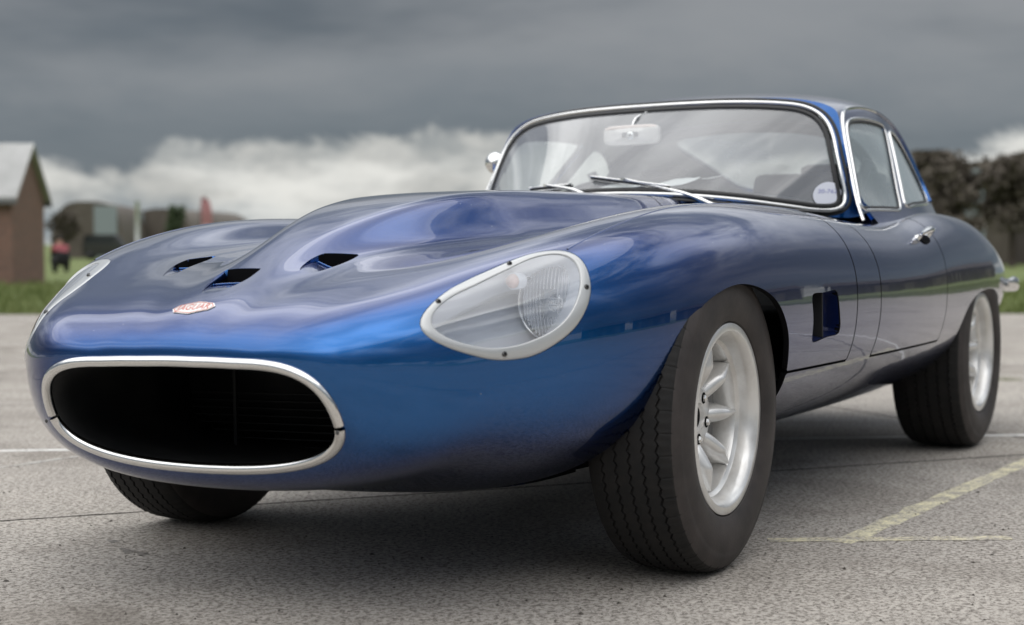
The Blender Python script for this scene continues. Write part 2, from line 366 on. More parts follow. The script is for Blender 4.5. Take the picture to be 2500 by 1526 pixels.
def body_grid(ns=520,m1=64,m2=44,m3=30,m4=44):
    s0=ST[:,0]; smax=s0[-1]
    # denser near nose
    u=np.linspace(0,1,ns); s=smax*(u*.78+.22*u**3.2) 
    c=[nspline(s0,ST[:,j],s) for j in range(1,13)]
    x0,W,zb,yc,zc,yv,zv,z0,zbt,ti,k1,k2=c
    st=lambda a,b:np.stack([a,b],1)
    h=zb-zbt; Z=np.zeros_like(W)
    hu=zc-zb; d=W-yc; ku=np.interp(x0,[-1,0,.3,.5,.8],[.60,.62,.68,.72,.70])
    low=bez([st(Z,zbt),st(k1*W,zbt),st(W,zb-k2*h),st(W,zb)],np.linspace(0,1,m1))
    up=bez([st(W,zb),st(W,zb+ku*hu),st(yc+ku*d,zc),st(yc,zc)],np.linspace(0,1,m2))
    e=yc-yv
    cr=bez([st(yc,zc),st(yc-.42*e,zc),st(yv+.42*e,zv),st(yv,zv)],np.linspace(0,1,m3))
    ct=bez([st(yv,zv),st(.6*yv,zv),st(.45*yv,z0),st(Z,z0)],np.linspace(0,1,m4))
    S=np.concatenate([low,up[:,1:],cr[:,1:],ct[:,1:]],1)   # ns x M x 2
    # smooth across with mirrored ends
    def msm(S,sig):
        k=int(3*sig)+1; g=np.exp(-.5*(np.arange(-k,k+1)/sig)**2); g/=g.sum()
        mir=np.array([-1,1.])
        B=np.concatenate([S[:,k:0:-1]*mir,S,S[:,-2:-k-2:-1]*mir],1)
        return sum(g[i]*B[:,i:i+S.shape[1]] for i in range(2*k+1))
    S=msm(S,3.0)
    y=S[...,0]; z=S[...,1]
    x=x0[:,None]+ti[:,None]*(z-zb[:,None])
    bh=bulge_h(x); bw=bulge_w(x)
    fl=np.interp(x,[-1.,0,.5,.8],[.066,.074,.078,.06])
    m=(np.arange(S.shape[1])>=m1+m2+m3//2-2)[None,:]
    z=z+np.where(m,bh*(1-sstep((y-(bw-fl))/(2*fl))),0)
    G=np.stack([x,y,z],-1)
    G=gsm(G,4.0,0)
    return G
# ---------------------------------------------------------------- cabin surface
def wsx(y,z):
    xb=-.975-.39*(np.abs(y)/.6)**2.2; xt=-1.33-.15*(np.abs(y)/.51)**2; zb=.852-.16*y*y
    t=(z-zb)/(1.141-zb); return xb+(xt-xb)*t+.018*np.clip(4*t*(1-t),-1,1)
WSO=np.array([(0,1.141),(.13,1.1412),(.253,1.140),(.393,1.132),(.464,1.120),(.515,1.092),(.550,1.045),(.576,.964),(.595,.89),(.606,.836),(.603,.811),(.588,.797),(.55,.794),(.484,.806),(.35,.829),(.18,.846),(0,.852)])
GS=np.array([
# x     yb   zb    yr   zr    zc
[-.90,.615,.795,.560,1.005,1.035],
[-1.10,.622,.797,.560,1.045,1.085],
[-1.33,.630,.80,.556,1.080,1.144],
[-1.60,.650,.803,.548,1.110,1.186],
[-1.90,.654,.812,.535,1.128,1.202],
[-2.20,.628,.822,.512,1.118,1.184],
[-2.50,.580,.822,.482,1.075,1.134],
[-2.80,.510,.805,.450,.985,1.045],
[-3.05,.425,.780,.403,.885,.945],
[-3.30,.320,.735,.318,.790,.825],
[-3.42,.250,.70,.24,.73,.755]])
def gh_grid(ns=330,m1=60,m2=70):
    x=np.linspace(-.92,-3.42,ns)
    o=np.argsort(GS[:,0]); yb,zb,yr,zr,zc=[nspline(GS[o,0],GS[o,j],x) for j in range(1,6)]
    st=lambda a,b:np.stack([a,b],1)
    t=np.linspace(0,1,m1)
    # flared foot then near straight side
    side=bez([st(yb+.055,zb-.075),st(yb-.002,zb-.01),st(yr+.35*(yb-yr)+.004,zr-.35*(zr-zb)),st(yr,zr)],t)
    d=zc-zr
    top=bez([st(yr,zr),st(yr-.045,zr+.75*d+.004),st(.50*yr,zc),st(0*yr,zc)],np.linspace(0,1,m2))
    S=np.concatenate([side,top[:,1:]],1)
    k=8; g=np.exp(-.5*(np.arange(-k,k+1)/2.6)**2); g/=g.sum()
    mir=np.array([-1,1.]); B=np.concatenate([2*S[:,:1]-S[:,k:0:-1],S,S[:,-2:-k-2:-1]*mir],1)
    S=sum(g[i]*B[:,i:i+S.shape[1]] for i in range(2*k+1))
    return np.concatenate([np.broadcast_to(x[:,None,None],S.shape[:2]+(1,)),S],-1)
# ---------------------------------------------------------------- ground and surroundings
HF=np.array([-.8802,-.4746]); HR=np.array([-.4746,.8802]); CXY=np.array([3.2372,1.9782])
def at(u,d,z=0.): p=CXY+HF*d+HR*((u-1250)/3941.2*d); return np.array([p[0],p[1],z])
m=mat('concrete',(.34,.325,.30),.85,spec=.3); q=NB(m); v=q.coord('Object')
def concrete_nodes(q,v):
    big=q.noise(v,.55,5,.6,.3); midn=q.noise(v,5,6,.62); fine=q.noise(v,82,6,.80,.5); fl=q.noise(v,210,3,.7)
    c=q.mix(q.ramp(big,.32,.70),(.45,.41,.365),(.60,.555,.495))
    c=q.mix(q.ramp(midn,.35,.72),q.mix(.30,c,(.27,.255,.235)),c)
    c=q.mix(q.ramp(fine,.43,.54),q.mix(.86,c,(.075,.060,.048)),c)
    c=q.mix(q.ramp(fl,.52,.70),c,q.mix(.6,c,(.72,.67,.60)))
    st=q.noise(v,1.5,6,.66,.8); c=q.mix(q.ramp(st,.50,.72),c,q.mix(.55,c,(.12,.10,.08)))
    h=q.mix(.5,fine,fl); return c,h
c,h=concrete_nodes(q,v); q.set('Base Color',c); q.bump(h,.5,.004)
def worn(name,colr,lo,hi):
    m=mat(name,colr,.8,spec=.3); q=NB(m); v=q.coord('Object'); c,h=concrete_nodes(q,v)
    w=q.noise(v,16,6,.7); w2=q.noise(v,110,3,.7); k=q.ramp(q.math('ADD',w,q.math('MULTIPLY',q.math('SUBTRACT',w2,.5),.8)),lo,hi)
    q.set('Base Color',q.mix(k,c,colr)); q.bump(h,.5,.004)
worn('worn_yellow_paint',(.80,.74,.50),.36,.68); worn('faint_yellow_paint',(.78,.71,.48),.40,.70); worn('worn_white_paint',(.80,.79,.76),.22,.50); worn('faint_white_paint',(.68,.67,.64),.40,.70)
m=mat('joint_filler',(.022,.020,.018),.95)
m=mat('oil_stain',(.10,.09,.08),.6); q=NB(m); v=q.coord('Object'); c,h=concrete_nodes(q,v); q.set('Base Color',q.mix(.55,c,(.085,.075,.065)))
m=mat('field_grass',(.10,.15,.035),.9); q=NB(m); v=q.coord('Object'); q.set('Base Color',q.mix(q.ramp(q.noise(v,.35,6,.65),.35,.68),(.09,.13,.03),(.20,.23,.08))); q.bump(q.noise(v,9,5,.7),.8,.05)
m=mat('grass_blade',(.11,.17,.035),.7); q=NB(m); v=q.coord('Object'); q.set('Base Color',q.mix(q.ramp(q.noise(v,1.1,4,.6),.3,.7),(.10,.14,.03),(.22,.25,.09)))
V=[(-1500,-1500,-.05),(1500,-1500,-.05),(1500,1500,-.05),(-1500,1500,-.05)]
gr=tag(mesh('ground',V,[(0,1,2,3)],'field_grass',smooth=False),kind='structure')
E1=np.array([-8.50,-10.15]); E2=np.array([-13.545,-1.198]); ed=(E2-E1)/np.linalg.norm(E2-E1)
def edge_at(yv): return E1+ed*((yv-E1[1])/ed[1])
A_=edge_at(24); B_=edge_at(-60)
ap=[(A_[0],24),(70,24),(70,-60),(B_[0],-60)]
jf=tag(mesh('apron_base',[(p[0],p[1],-.016) for p in ap]+[(p[0],p[1],-.2) for p in ap],[(3,2,1,0),(0,1,5,4),(1,2,6,5),(2,3,7,6),(3,0,4,7)],'joint_filler',smooth=False),kind='structure')
apron=tag(empty('concrete_apron'),kind='structure')
jd=np.array([-2.565,2.035]); jd/=np.linalg.norm(jd); jn=np.array([-jd[1],jd[0]])*-1
j0=float(jn@np.array([.27,-1.098]))
def inpoly(p): return sdpoly(np.array([p[0]]),np.array([p[1]]),ap)[0]
SW,SL=3.05,4.6; gap=.010; pieces=[]; rim=[]
def slab_poly(n0,n1,d0,d1): return [jn*a+jd*b for a,b in ((n0,d0),(n1,d0),(n1,d1),(n0,d1))]
def clip_half(P,a,n):
    out=[]
    for i in range(len(P)):
        p,q_=P[i],P[(i+1)%len(P)]; dp,dq=(p-a)@n,(q_-a)@n
        if dp>=0: out.append(p)
        if dp*dq<0: out.append(p+(q_-p)*dp/(dp-dq))
    return out
apn=[np.array(p) for p in ap]; cenp=sum(apn)/4
for i in range(-14,14):
    for k in range(-14,14):
        P=slab_poly(j0+i*SW+gap/2,j0+(i+1)*SW-gap/2,-1.9+k*SL+gap/2,-1.9+(k+1)*SL-gap/2)
        c=sum(P)/4; 
        for a in range(4):
            p,q_=apn[a],apn[(a+1)%4]; n=np.array([-(q_-p)[1],(q_-p)[0]]); n=n*np.sign((cenp-p)@n)
            P=clip_half(P,p,n)
            if len(P)<3: break
        if len(P)<3: continue
        # wobbly chipped edges near the camera
        near=np.linalg.norm(c-np.array([-.5,0]))<7.5
        if near:
            Q=[]; 
            for a in range(len(P)):
                p,q_=P[a],P[(a+1)%len(P)]; m_=max(2,int(np.linalg.norm(q_-p)/.05)); e=(q_-p)/np.linalg.norm(q_-p); nn=np.array([-e[1],e[0]])
                for t in range(m_):
                    w=.0016*math.sin(t*.9+a+i)+.0022*RNG.standard_normal()*(t>0); Q.append(p+(q_-p)*t/m_+nn*abs(w))
            P=Q
        n=len(P); V=[(p[0],p[1],0) for p in P]+[(p[0],p[1],-.015) for p in P]; F=[tuple(range(n))]+[(a,(a+1)%n,n+(a+1)%n,n+a) for a in range(n)]
        o=mesh('concrete_slab',V,F,['concrete','joint_filler'],apron,smooth=False,fm=[0]+[1]*n)
        bmx=bmesh.new(); bmx.from_mesh(o.data); bmesh.ops.recalc_face_normals(bmx,faces=bmx.faces); bmx.to_mesh(o.data); bmx.free()
far=[]
# concrete further out as one sheet with the joints lost in distance
inner=[]
o=mesh('apron_far',[(p[0],p[1],-.0035) for p in ap],[(0,1,2,3)],'concrete',apron,smooth=False)
# leave the near field to the slabs
bpy.data.objects.remove(o)
lim=14*SW
def strip(name,P0,P1,w,mt,z=.0007,label=None,cat='marking',taper=1.):
    P0=np.array(P0,float);P1=np.array(P1,float); e=(P1-P0)/np.linalg.norm(P1-P0); n=np.array([-e[1],e[0]]); m_=max(6,int(np.linalg.norm(P1-P0)/.08)); V=[]
    for i in range(m_+1):
        p=P0+(P1-P0)*i/m_; a=w/2*(1+.12*RNG.standard_normal()); b=w/2*(1+.12*RNG.standard_normal()); V+=[(*(p-n*a),z),(*(p+n*b),z)]
    o=mesh(name,V,[(2*i,2*i+1,2*i+3,2*i+2) for i in range(m_)],mt,smooth=False); tag(o,label,cat,kind=None); return o
strip('yellow_line',(-.45,.868),(-2.9,1.030),.060,'worn_yellow_paint',label='worn yellow painted line on the concrete running back beside the car',cat='painted line')
strip('yellow_line',(-.40,.71),(-.70,1.21),.050,'faint_yellow_paint',z=.0011,label='faint thin yellow line crossing the end of the yellow line on the concrete',cat='painted line')
strip('white_line',(.1,-3.33),(-4.6,3.26),.040,'worn_white_paint',label='thin white painted line on the concrete passing under the car behind the front wheels',cat='painted line')
strip('white_line',(-.25,-1.845),(-.90,-1.80),.022,'faint_white_paint',z=.0011,label='faint white line at the left meeting the thin white line',cat='painted line')
strip('white_line',(-14.2,6.5),(-7.0,-11.5),.10,'faint_white_paint',label='broad faint white line far out along the edge of the concrete',cat='painted line')
# weeds in a far joint, small stones, stains
def stain(x,y,a,b,th,name='oil_stain'):
    n=22; V=[]
    for i in range(n):
        t=2*PI*i/n; r=1+.28*math.sin(3*t+x*9)+.12*RNG.standard_normal(); p=(a*r*math.cos(t),b*r*math.sin(t)); V.append((x+p[0]*math.cos(th)-p[1]*math.sin(th),y+p[0]*math.sin(th)+p[1]*math.cos(th),.0008))
    return (V+[(x,y,.0008)],[(i,(i+1)%n,n) for i in range(n)])
def gpt(u,v):
    cx,cy=u-1250,v-763; d=np.array(FWD)*3941.2+np.array(RGT)*cx-np.array(UPV)*cy; t=-.7021/d[2]; p=np.array([3.2372,1.9782,.7021])+d*t; return p
mb=MB()
for u,v,a,b in ((275,1322,.022,.012),(310,1345,.035,.014),(345,1352,.025,.012),(770,1402,.016,.008),(855,1414,.013,.007)):
    p=gpt(u,v); V,F=stain(p[0],p[1],a,b,1.0); mb.add(V,F)
sto=mb.build('oil_stains','oil_stain',smooth=False); tag(sto,kind='stuff'); sto.name='oil_stains'; sto['label']='small dark oil stains on the concrete before the car'; sto['category']='stain'
mb=MB()
for i in range(420):
    u,v=RNG.uniform(-60,2560),750+RNG.uniform(0,1)**.6*790
    if v<790: continue
    p=gpt(u,v); s=RNG.uniform(.0012,.0042)*(1.6 if RNG.uniform()<.1 else 1)
    bm=[(s*a*RNG.uniform(.6,1.3),s*b*RNG.uniform(.6,1.3),s*c*RNG.uniform(.4,.9)) for a,b,c in ((1,0,0),(0,1,0),(-1,0,0),(0,-1,0),(0,0,1),(0,0,-.3))]
    mb.add([(p[0]+a,p[1]+b,.001+c) for a,b,c in bm],[(0,1,4),(1,2,4),(2,3,4),(3,0,4)])
m=mat('grit_stone',(.07,.06,.05),.9); gs=mb.build('grit',['grit_stone'],smooth=True); tag(gs,'small dark stones and grit scattered over the concrete','grit',kind='stuff')
# grass verge
def blades(name,pts,h0,h1,w,mt,label):
    n=len(pts); a=RNG.uniform(0,2*PI,n); h=RNG.uniform(h0,h1,n); lx=RNG.normal(0,.35,n)*h; ly=RNG.normal(0,.35,n)*h
    dx=np.cos(a)*w/2; dy=np.sin(a)*w/2; b=np.array(pts); V=np.empty((n,3,3)); V[:,0]=np.stack([b[:,0]-dx,b[:,1]-dy,np.full(n,-.05)],1); V[:,1]=np.stack([b[:,0]+dx,b[:,1]+dy,np.full(n,-.05)],1); V[:,2]=np.stack([b[:,0]+lx,b[:,1]+ly,h-.05],1)
    return tag(mesh(name,V.reshape(-1,3),np.arange(3*n).reshape(-1,3),mt,smooth=False),label,'grass',kind='stuff')
nrm=np.array([ed[1],-ed[0]]); nrm*=np.sign(nrm@np.array([-1,-.5]))
pts=[E1+ed*RNG.uniform(-9,26)+nrm*(RNG.uniform(0,1)**1.5*14) for _ in range(52000)]
pts2=[np.array([RNG.uniform(-20,12),24.0+RNG.uniform(0,1)**1.5*5]) for _ in range(12000)]
blades('grass_verge',pts+pts2,.05,.16,.03,'grass_blade','unmown green grass growing along the far edge of the concrete')
wp=[gpt(2440+RNG.uniform(-40,60),929+RNG.normal(0,1.2))[:2] for _ in range(260)]
wd=blades('joint_weeds',[(a,b) for a,b in wp],.055,.075,.006,'grass_blade','thin weeds sprouting from the slab joint at the right'); 
# ---- buildings
m=mat('brick_brown',(.16,.10,.08),.9); q=NB(m); v=q.coord('Object'); bk=q.n('ShaderNodeTexBrick'); bk.inputs['Scale'].default_value=4.5; bk.inputs['Color1'].default_value=(.25,.125,.09,1); bk.inputs['Color2'].default_value=(.17,.09,.068,1); bk.inputs['Mortar'].default_value=(.24,.22,.20,1)
cm=q.n('ShaderNodeTexCoord'); sx=q.n('ShaderNodeSeparateXYZ'); q.l(cm.outputs['Object'],sx.inputs[0]); cb=q.n('ShaderNodeCombineXYZ'); q.l(q.math('ADD',sx.outputs[0],sx.outputs[1]),cb.inputs[0]); q.l(sx.outputs[2],cb.inputs[1]); q.l(cb.outputs[0],bk.inputs['Vector']); q.set('Base Color',bk.outputs[0])
m=mat('roof_sheet',(.36,.36,.35),.6); q=NB(m); v=q.coord('Object',scale=(1,1,1)); q.set('Base Color',q.mix(q.ramp(q.noise(v,1.4,5,.6),.35,.7),(.36,.36,.35),(.50,.50,.49)))
m=mat('dark_timber',(.045,.036,.032),.85); q=NB(m); v=q.coord('Object',scale=(1,1,.2)); q.set('Base Color',q.mix(q.ramp(q.noise(v,.8,5,.6),.35,.7),(.030,.024,.022),(.085,.07,.062)))
m=mat('hangar_sheet',(.11,.095,.085),.8); q=NB(m); v=q.coord('Object',scale=(1,1,.3)); q.set('Base Color',q.mix(q.ramp(q.noise(v,.5,5,.65),.35,.68),(.085,.070,.058),(.17,.145,.12)))
m=mat('blue_grey_door',(.27,.31,.32),.7); m=mat('window_dark',(.02,.025,.03),.2); m=mat('white_post',(.62,.63,.64),.5); m=mat('gutter_grey',(.14,.14,.14),.6)
def hut(name,u,d,L_,Wd,eave,ridge,rot,mts,label,cat='building',doors=(),wins=()):
    t=tag(empty(name,tuple(at(u,d,-.05)),rot),label,cat)
    x0,x1,y0,y1=0,L_,-Wd/2,Wd/2
    mesh('wall',*box(x0,x1,y0,y1,0,eave),mts[0],t,smooth=False)
    for xx in (x0,x1):
        s=.001 if xx==x0 else -.001
        mesh('gable',[(xx+s,y0,eave),(xx+s,y1,eave),(xx+s,0,ridge),(xx+s*60,y0,eave),(xx+s*60,y1,eave),(xx+s*60,0,ridge)],[(0,1,2),(3,5,4),(0,2,5,3),(1,4,5,2)],mts[0],t,smooth=False)
    for s in (-1,1):
        e=.12; k=(ridge-eave)/(Wd/2); V=[]
        for xx in (x0-e,x1+e):
            for yy,zz in ((0,ridge+.02),(s*(Wd/2+e),eave-e*k+.02)): V+= [(xx,yy,zz),(xx,yy,zz+.05)]
        mesh('roof_slope',V,[(0,1,3,2),(4,6,7,5),(0,4,5,1),(2,3,7,6),(1,5,7,3),(0,2,6,4)],mts[1],t,smooth=False)
        mb=MB(); mb.box(x0-e,x1+e,s*(Wd/2+e)-.03,s*(Wd/2+e)+.03,eave-e*k-.06,eave-e*k+.02); mb.build('gutter','gutter_grey',t)
    for (xa,xb,za,zb) in doors: mesh('door',*box(xa,xb,y1+.0-.02,y1+.03,za,zb),mts[2],t,smooth=False); mesh('door',*box(xa,xb,y0-.03,y0+.02,za,zb),mts[2],t,smooth=False)
    for (xa,xb,za,zb) in wins:
        for yy in (y1,y0):
            w_=mesh('window',*box(xa,xb,yy-.03,yy+.03,za,zb),'white_post',t,smooth=False); mesh('pane',*box(xa+.05,xb-.05,yy-.034,yy+.034,za+.05,zb-.05),'window_dark',w_,smooth=False)
    return t
hr=math.atan2(HR[1],HR[0])
hut('brick_hut',72,30,7.5,2.3,1.62,2.55,hr+PI+.04,('brick_brown','roof_sheet','dark_timber'),'brown brick hut with pale sheet roof at the left edge beyond the grass',doors=((2.2,3.1,0,1.45),),wins=((4,4.9,.7,1.3),))
def hangar(name,u0,u1,d,h,rot,mt,label,doorc=None,nx=18,flat=.55,parent=None,depth=14):
    """barrel-roofed shed seen end on"""
    w=(u1-u0)/3941.2*d; t=tag(empty(name,tuple(at((u0+u1)/2,d,-.05)),rot),label,'building')
    a=np.linspace(0,PI,nx); P=[(-w/2*np.sign(math.cos(k))*abs(math.cos(k))**flat,h*math.sin(k)**.8) for k in a]
    V=[(p[0],0,p[1]) for p in P]+[(p[0],depth,p[1]) for p in P]; n=len(P)
    mesh('end_wall',[(p[0],.02,p[1]) for p in P],[tuple(range(n))],mt,t,smooth=False); mesh('end_wall',[(p[0],depth-.02,p[1]) for p in P],[tuple(range(n))],mt,t,smooth=False)
    mesh('barrel_roof',V,[(i,i+1,n+i+1,n+i) for i in range(n-1)],mt,t,smooth=True)
    if doorc:
        for (a0,a1,z1,mm) in doorc: mesh('sliding_door',*box(a0*w,a1*w,-.06,.0,0,z1*h),mm,t,smooth=False)
    return t
bh=math.atan2(HF[1],HF[0])-PI/2
hangar('aircraft_shed',128,300,85,3.0,bh+.1,'hangar_sheet','brown barrel roofed shed with blue grey doors behind the crouching person',doorc=((.10,.42,.92,'blue_grey_door'),))
hangar('aircraft_shed',300,482,95,2.85,bh-.1,'hangar_sheet','lower brown barrel roofed shed behind the white mast',doorc=((-.4,-.22,.9,'blue_grey_door'),),flat=.8)
hangar('aircraft_shed',2262,2590,60,3.85,bh,'hangar_sheet','large dark brown shed with blue grey doors behind the right rear wheel',doorc=((-.235,-.07,.92,'blue_grey_door'),(.12,.25,.6,'dark_timber')))
# dark row of sheds on the open side of the car (mirrored in its door)
def longshed(x0,x1,y,h,hr_,_z,label,mt='dark_timber',pos=None,rot=0):
    t=tag(empty('timber_shed',pos,rot),label,'building'); L2=(x1-x0)/2; mesh('wall',*box(-L2,L2,0,9,0,h),mt,t,smooth=False)
    V=[(-L2-.3,-.4,h),(-L2-.3,4.5,hr_),(-L2-.3,9.4,h),(L2+.3,-.4,h),(L2+.3,4.5,hr_),(L2+.3,9.4,h)]
    mesh('roof',V,[(0,3,4,1),(1,4,5,2),(0,1,2),(3,5,4),(0,2,5,3)],mt,t,smooth=False)
    k=0
    while -L2+2+k*4.2<L2-2: mesh('door',*box(-L2+2+k*4.2,-L2+3.6+k*4.2,-.05,.0,0,h*.75),'hangar_sheet',t,smooth=False); k+=1
    return t
for (ang,dd_,w_,h_,r_,lb) in ((167,74,20,3.2,4.6,'long dark timber shed across the apron, farthest back beyond the rear bumper'),(151,72,17,3.4,4.8,'long dark timber shed mirrored in the rear wing of the car'),(136.5,66,15,3.0,4.2,'dark timber shed mirrored in the car door beside the gap between sheds'),(121,60,14,3.3,4.5,'dark timber shed straight across the apron from the car'),(104,54,14,3.0,4.2,'dark timber shed across the apron mirrored in the front wing')):
    a_=math.radians(ang); longshed(-w_/2,w_/2,0,h_,r_,0,lb,pos=(dd_*math.cos(a_),dd_*math.sin(a_),-.05),rot=a_-PI/2)
# ---- trees
m=mat('bark',(.07,.055,.045),.9); m=mat('dark_foliage',(.05,.055,.035),.8); q=NB(m); v=q.coord('Object'); q.set('Base Color',q.mix(q.ramp(q.noise(v,1.5,4),.3,.7),(.095,.080,.062),(.145,.122,.098)))
m=mat('green_foliage',(.06,.085,.04),.8)
def tree(u,d,h,w,mt,label,name='broadleaf_tree',n=1500,ls=.11):
    t=tag(empty(name,tuple(at(u,d,-.05))),label,'tree',group=None)
    pts=[(0,0,0),(.05,.02,h*.25),(-.04,.03,h*.5),(.02,0,h*.8)]; V,F=tube(resample(pts,10),list(np.linspace(h*.035,h*.008,10)),8); mb=MB(); mb.add(V,F)
    cl=[]
    for i in range(9):
        a=i*2.4; z0=h*(.3+.05*i); e=(w*.42*math.cos(a)*RNG.uniform(.5,1),w*.42*math.sin(a)*RNG.uniform(.5,1),min(h*.95,z0+h*RNG.uniform(.12,.35)))
        V,F=tube([(0,0,z0),(e[0]*.5,e[1]*.5,(z0+e[2])/2+.04*h),e],[h*.014,h*.01,h*.004],6); mb.add(V,F); cl.append(e)
    mb.build('trunk','bark',t,smooth=True)
    cl+=[(RNG.normal(0,w*.16),RNG.normal(0,w*.16),h*RNG.uniform(.55,.97)) for _ in range(14)]
    c=np.array(cl)[RNG.integers(0,len(cl),n)]+RNG.normal(0,1,(n,3))*np.array([w*.075,w*.075,h*.055]); c[:,2]=np.where(c[:,2]>h*1.02,h*2.04-c[:,2],c[:,2]); c[:,2]=np.maximum(c[:,2],h*.12)
    u1=RNG.normal(0,1,(n,3)); u1/=np.linalg.norm(u1,axis=1)[:,None]; u2=np.cross(u1,RNG.normal(0,1,(n,3))); u2/=np.linalg.norm(u2,axis=1)[:,None]; s=ls*RNG.uniform(.6,1.3,(n,1))
    V=np.stack([c-u1*s,c+u2*s*.6,c+u1*s,c-u2*s*.6],1).reshape(-1,3); mesh('crown',V,np.arange(4*n).reshape(-1,4),mt,t,smooth=False); return t
tree(2290,54,3.75,3.0,'dark_foliage','brown olive rounded tree at the left end of the large dark shed',n=6500)
tree(2300,50,3.0,1.7,'dark_foliage','narrow brown olive tree just left of the pale blue grey doors',n=6000)
tree(2470,53,3.6,2.6,'dark_foliage','brown olive tree just right of the pale blue grey doors of the large shed',n=6500)
tree(2530,54,3.7,3.0,'dark_foliage','brown olive tree cut off by the right edge of the view',n=6000)
tree(2455,76,5.0,3.8,'dark_foliage','tall brown olive tree rising over the roof of the large dark shed',n=2600)
tree(2345,48,1.5,1.4,'dark_foliage','low dark bush before the blue grey doors of the large shed',name='bush',n=1400)
tree(428,84,2.7,1.0,'green_foliage','small green tree beside the red and white flag',n=1400)
tree(160,75,2.2,1.6,'dark_foliage','dark bush before the brown shed near the brick hut',name='bush',n=1400)
# ---- mast, flag, van, lamp post
p=at(337,70,-.05); t=tag(empty('mast',tuple(p)),'slim white mast before the brown sheds at left','mast'); V,F=tube([(0,0,0),(0,0,2.6)],.09,10); mesh('pole',V,F,'white_post',t)
V,F=revolve([(-.05,.12),(.05,.12),(.06,.0005)],12); mesh('foot',V[:,[0,2,1]],F,'gutter_grey',t)
m=mat('red_cloth',(.42,.20,.21),.8); m=mat('pale_cloth',(.55,.38,.40),.8)
p=at(492,60,-.05); t=tag(empty('feather_flag',tuple(p),bh),'tall red and pale feather flag on a thin pole above the far wing','flag'); V,F=tube(resample([(0,0,0),(-.02,0,1.3),(0,0,2.2),(.18,0,2.55)],12),.015,6); mesh('pole',V,F,'dark_metal',t)
def sail(z0,z1,mt,nm):
    zs=np.linspace(z0,z1,10); V=[]
    for z_ in zs: wv=.42*(1-((z_-1.5)/1.1)**4*.6); V+=[(.01,.02*math.sin(z_*5),z_),(wv*.5,.05*math.sin(z_*5+1),z_-.02),(wv,.03*math.sin(z_*5+2),z_-.05)]
    mesh(nm,V,[(3*i+j,3*i+j+1,3*i+j+4,3*i+j+3) for i in range(9) for j in range(2)],mt,t)
sail(.6,1.5,'pale_cloth','sail'); sail(1.5,2.5,'red_cloth','sail')
p=at(258,78,-.05); t=tag(empty('parked_van',tuple(p),bh+.1),'black van parked in front of the brown shed left of the mast','van')
P=[(-1.0,.18),(-1.0,.75),(-.93,1.18),(-.55,1.22),(.55,1.22),(.80,.80),(1.0,.70),(1.02,.18)]; m=mat('van_paint',(.012,.012,.014),.3,0,1)
n=len(P); V=[(a,-.45,b) for a,b in P]+[(a,.45,b) for a,b in P]; mesh('body',V,[tuple(range(n))[::-1],tuple(range(n,2*n))]+[(i,(i+1)%n,n+(i+1)%n,n+i) for i in range(n)],'van_paint',t,smooth=False)
mesh('windscreen',[(.57,-.40,1.19),(.57,.40,1.19),(.81,.40,.83),(.81,-.40,.83)],[(0,1,2,3)],'window_dark',t,smooth=False); mesh('side_window',*box(-.85,.50,-.458,-.452,.80,1.1),'window_dark',t,smooth=False)
for xx in (-.65,.65):
    for yy in (-.40,.40): V,F=revolve([(-.06,.0005),(-.06,.19),(.06,.19),(.06,.0005)],20); V=V+np.array([xx,yy,.19]); mesh('wheel',V,F,'black_rubber',t)
p=at(1893,120,-.05); t=tag(empty('lamp_post',tuple(p),bh),'grey lamp post seen through the rear hatch glass of the car','lamp post'); V,F=tube(resample([(0,0,0),(0,0,4),(0,0,6.2),(.1,0,6.35),(.5,0,6.4)],16),list(np.linspace(.11,.06,16)),8); mesh('post',V,F,'gutter_grey',t); mesh('lamp_head',*box(.3,1.0,-.15,.15,6.32,6.5),'gutter_grey',t,smooth=False)
# ---- crouching person
def skin_body(name,verts,edges,radii,mt,parent,sub=2):
    me=bpy.data.meshes.new(name); me.from_pydata(verts,edges,[]); ob=bpy.data.objects.new(name,me); COL.objects.link(ob)
    md=ob.modifiers.new('s','SKIN'); 
    for v_,r in zip(me.skin_vertices[0].data,radii): v_.radius=(r,r)
    me.skin_vertices[0].data[0].use_root=True
    sb=ob.modifiers.new('d','SUBSURF'); sb.levels=sub; sb.render_levels=sub
    dg=bpy.context.evaluated_depsgraph_get(); m2=bpy.data.meshes.new_from_object(ob.evaluated_get(dg)); bpy.data.objects.remove(ob); m2.materials.clear(); m2.materials.append(MATS[mt]); [setattr(p_,'use_smooth',True) for p_ in m2.polygons]
    return link(name,m2,parent)
m=mat('skin',(.45,.27,.20),.6); m=mat('red_jacket',(.26,.06,.07),.8); m=mat('black_trousers',(.012,.012,.014),.85); m=mat('dark_hair',(.03,.02,.015),.7)
p=at(153,42,-.05); pr=tag(empty('person',tuple(p),bh+.5),'person crouching in a red top and black trousers beyond the grass at left','person')
J=[(0,0,.32),(.0,.10,.48),(0,.20,.64),(0,.25,.74),(0,.28,.80),(0,.29,.88),(.10,.02,.30),(.16,.32,.42),(.15,.16,.07),(.15,.28,.04),(-.10,.02,.30),(-.16,.30,.40),(-.15,.14,.07),(-.15,.27,.04),(.17,.20,.66),(.20,.32,.50),(.10,.45,.46),(.06,.52,.45),(-.17,.20,.66),(-.20,.32,.50),(-.10,.45,.46),(-.06,.52,.45)]
Ed=[(0,1),(1,2),(2,3),(3,4),(4,5),(0,6),(6,7),(7,8),(8,9),(0,10),(10,11),(11,12),(12,13),(2,14),(14,15),(15,16),(16,17),(2,18),(18,19),(19,20),(20,21)]
Rd=[.19,.18,.18,.07,.085,.09,.14,.12,.08,.05,.14,.12,.08,.05,.08,.055,.04,.035,.08,.055,.04,.035]
sb=skin_body('body',J,Ed,Rd,'skin',pr)
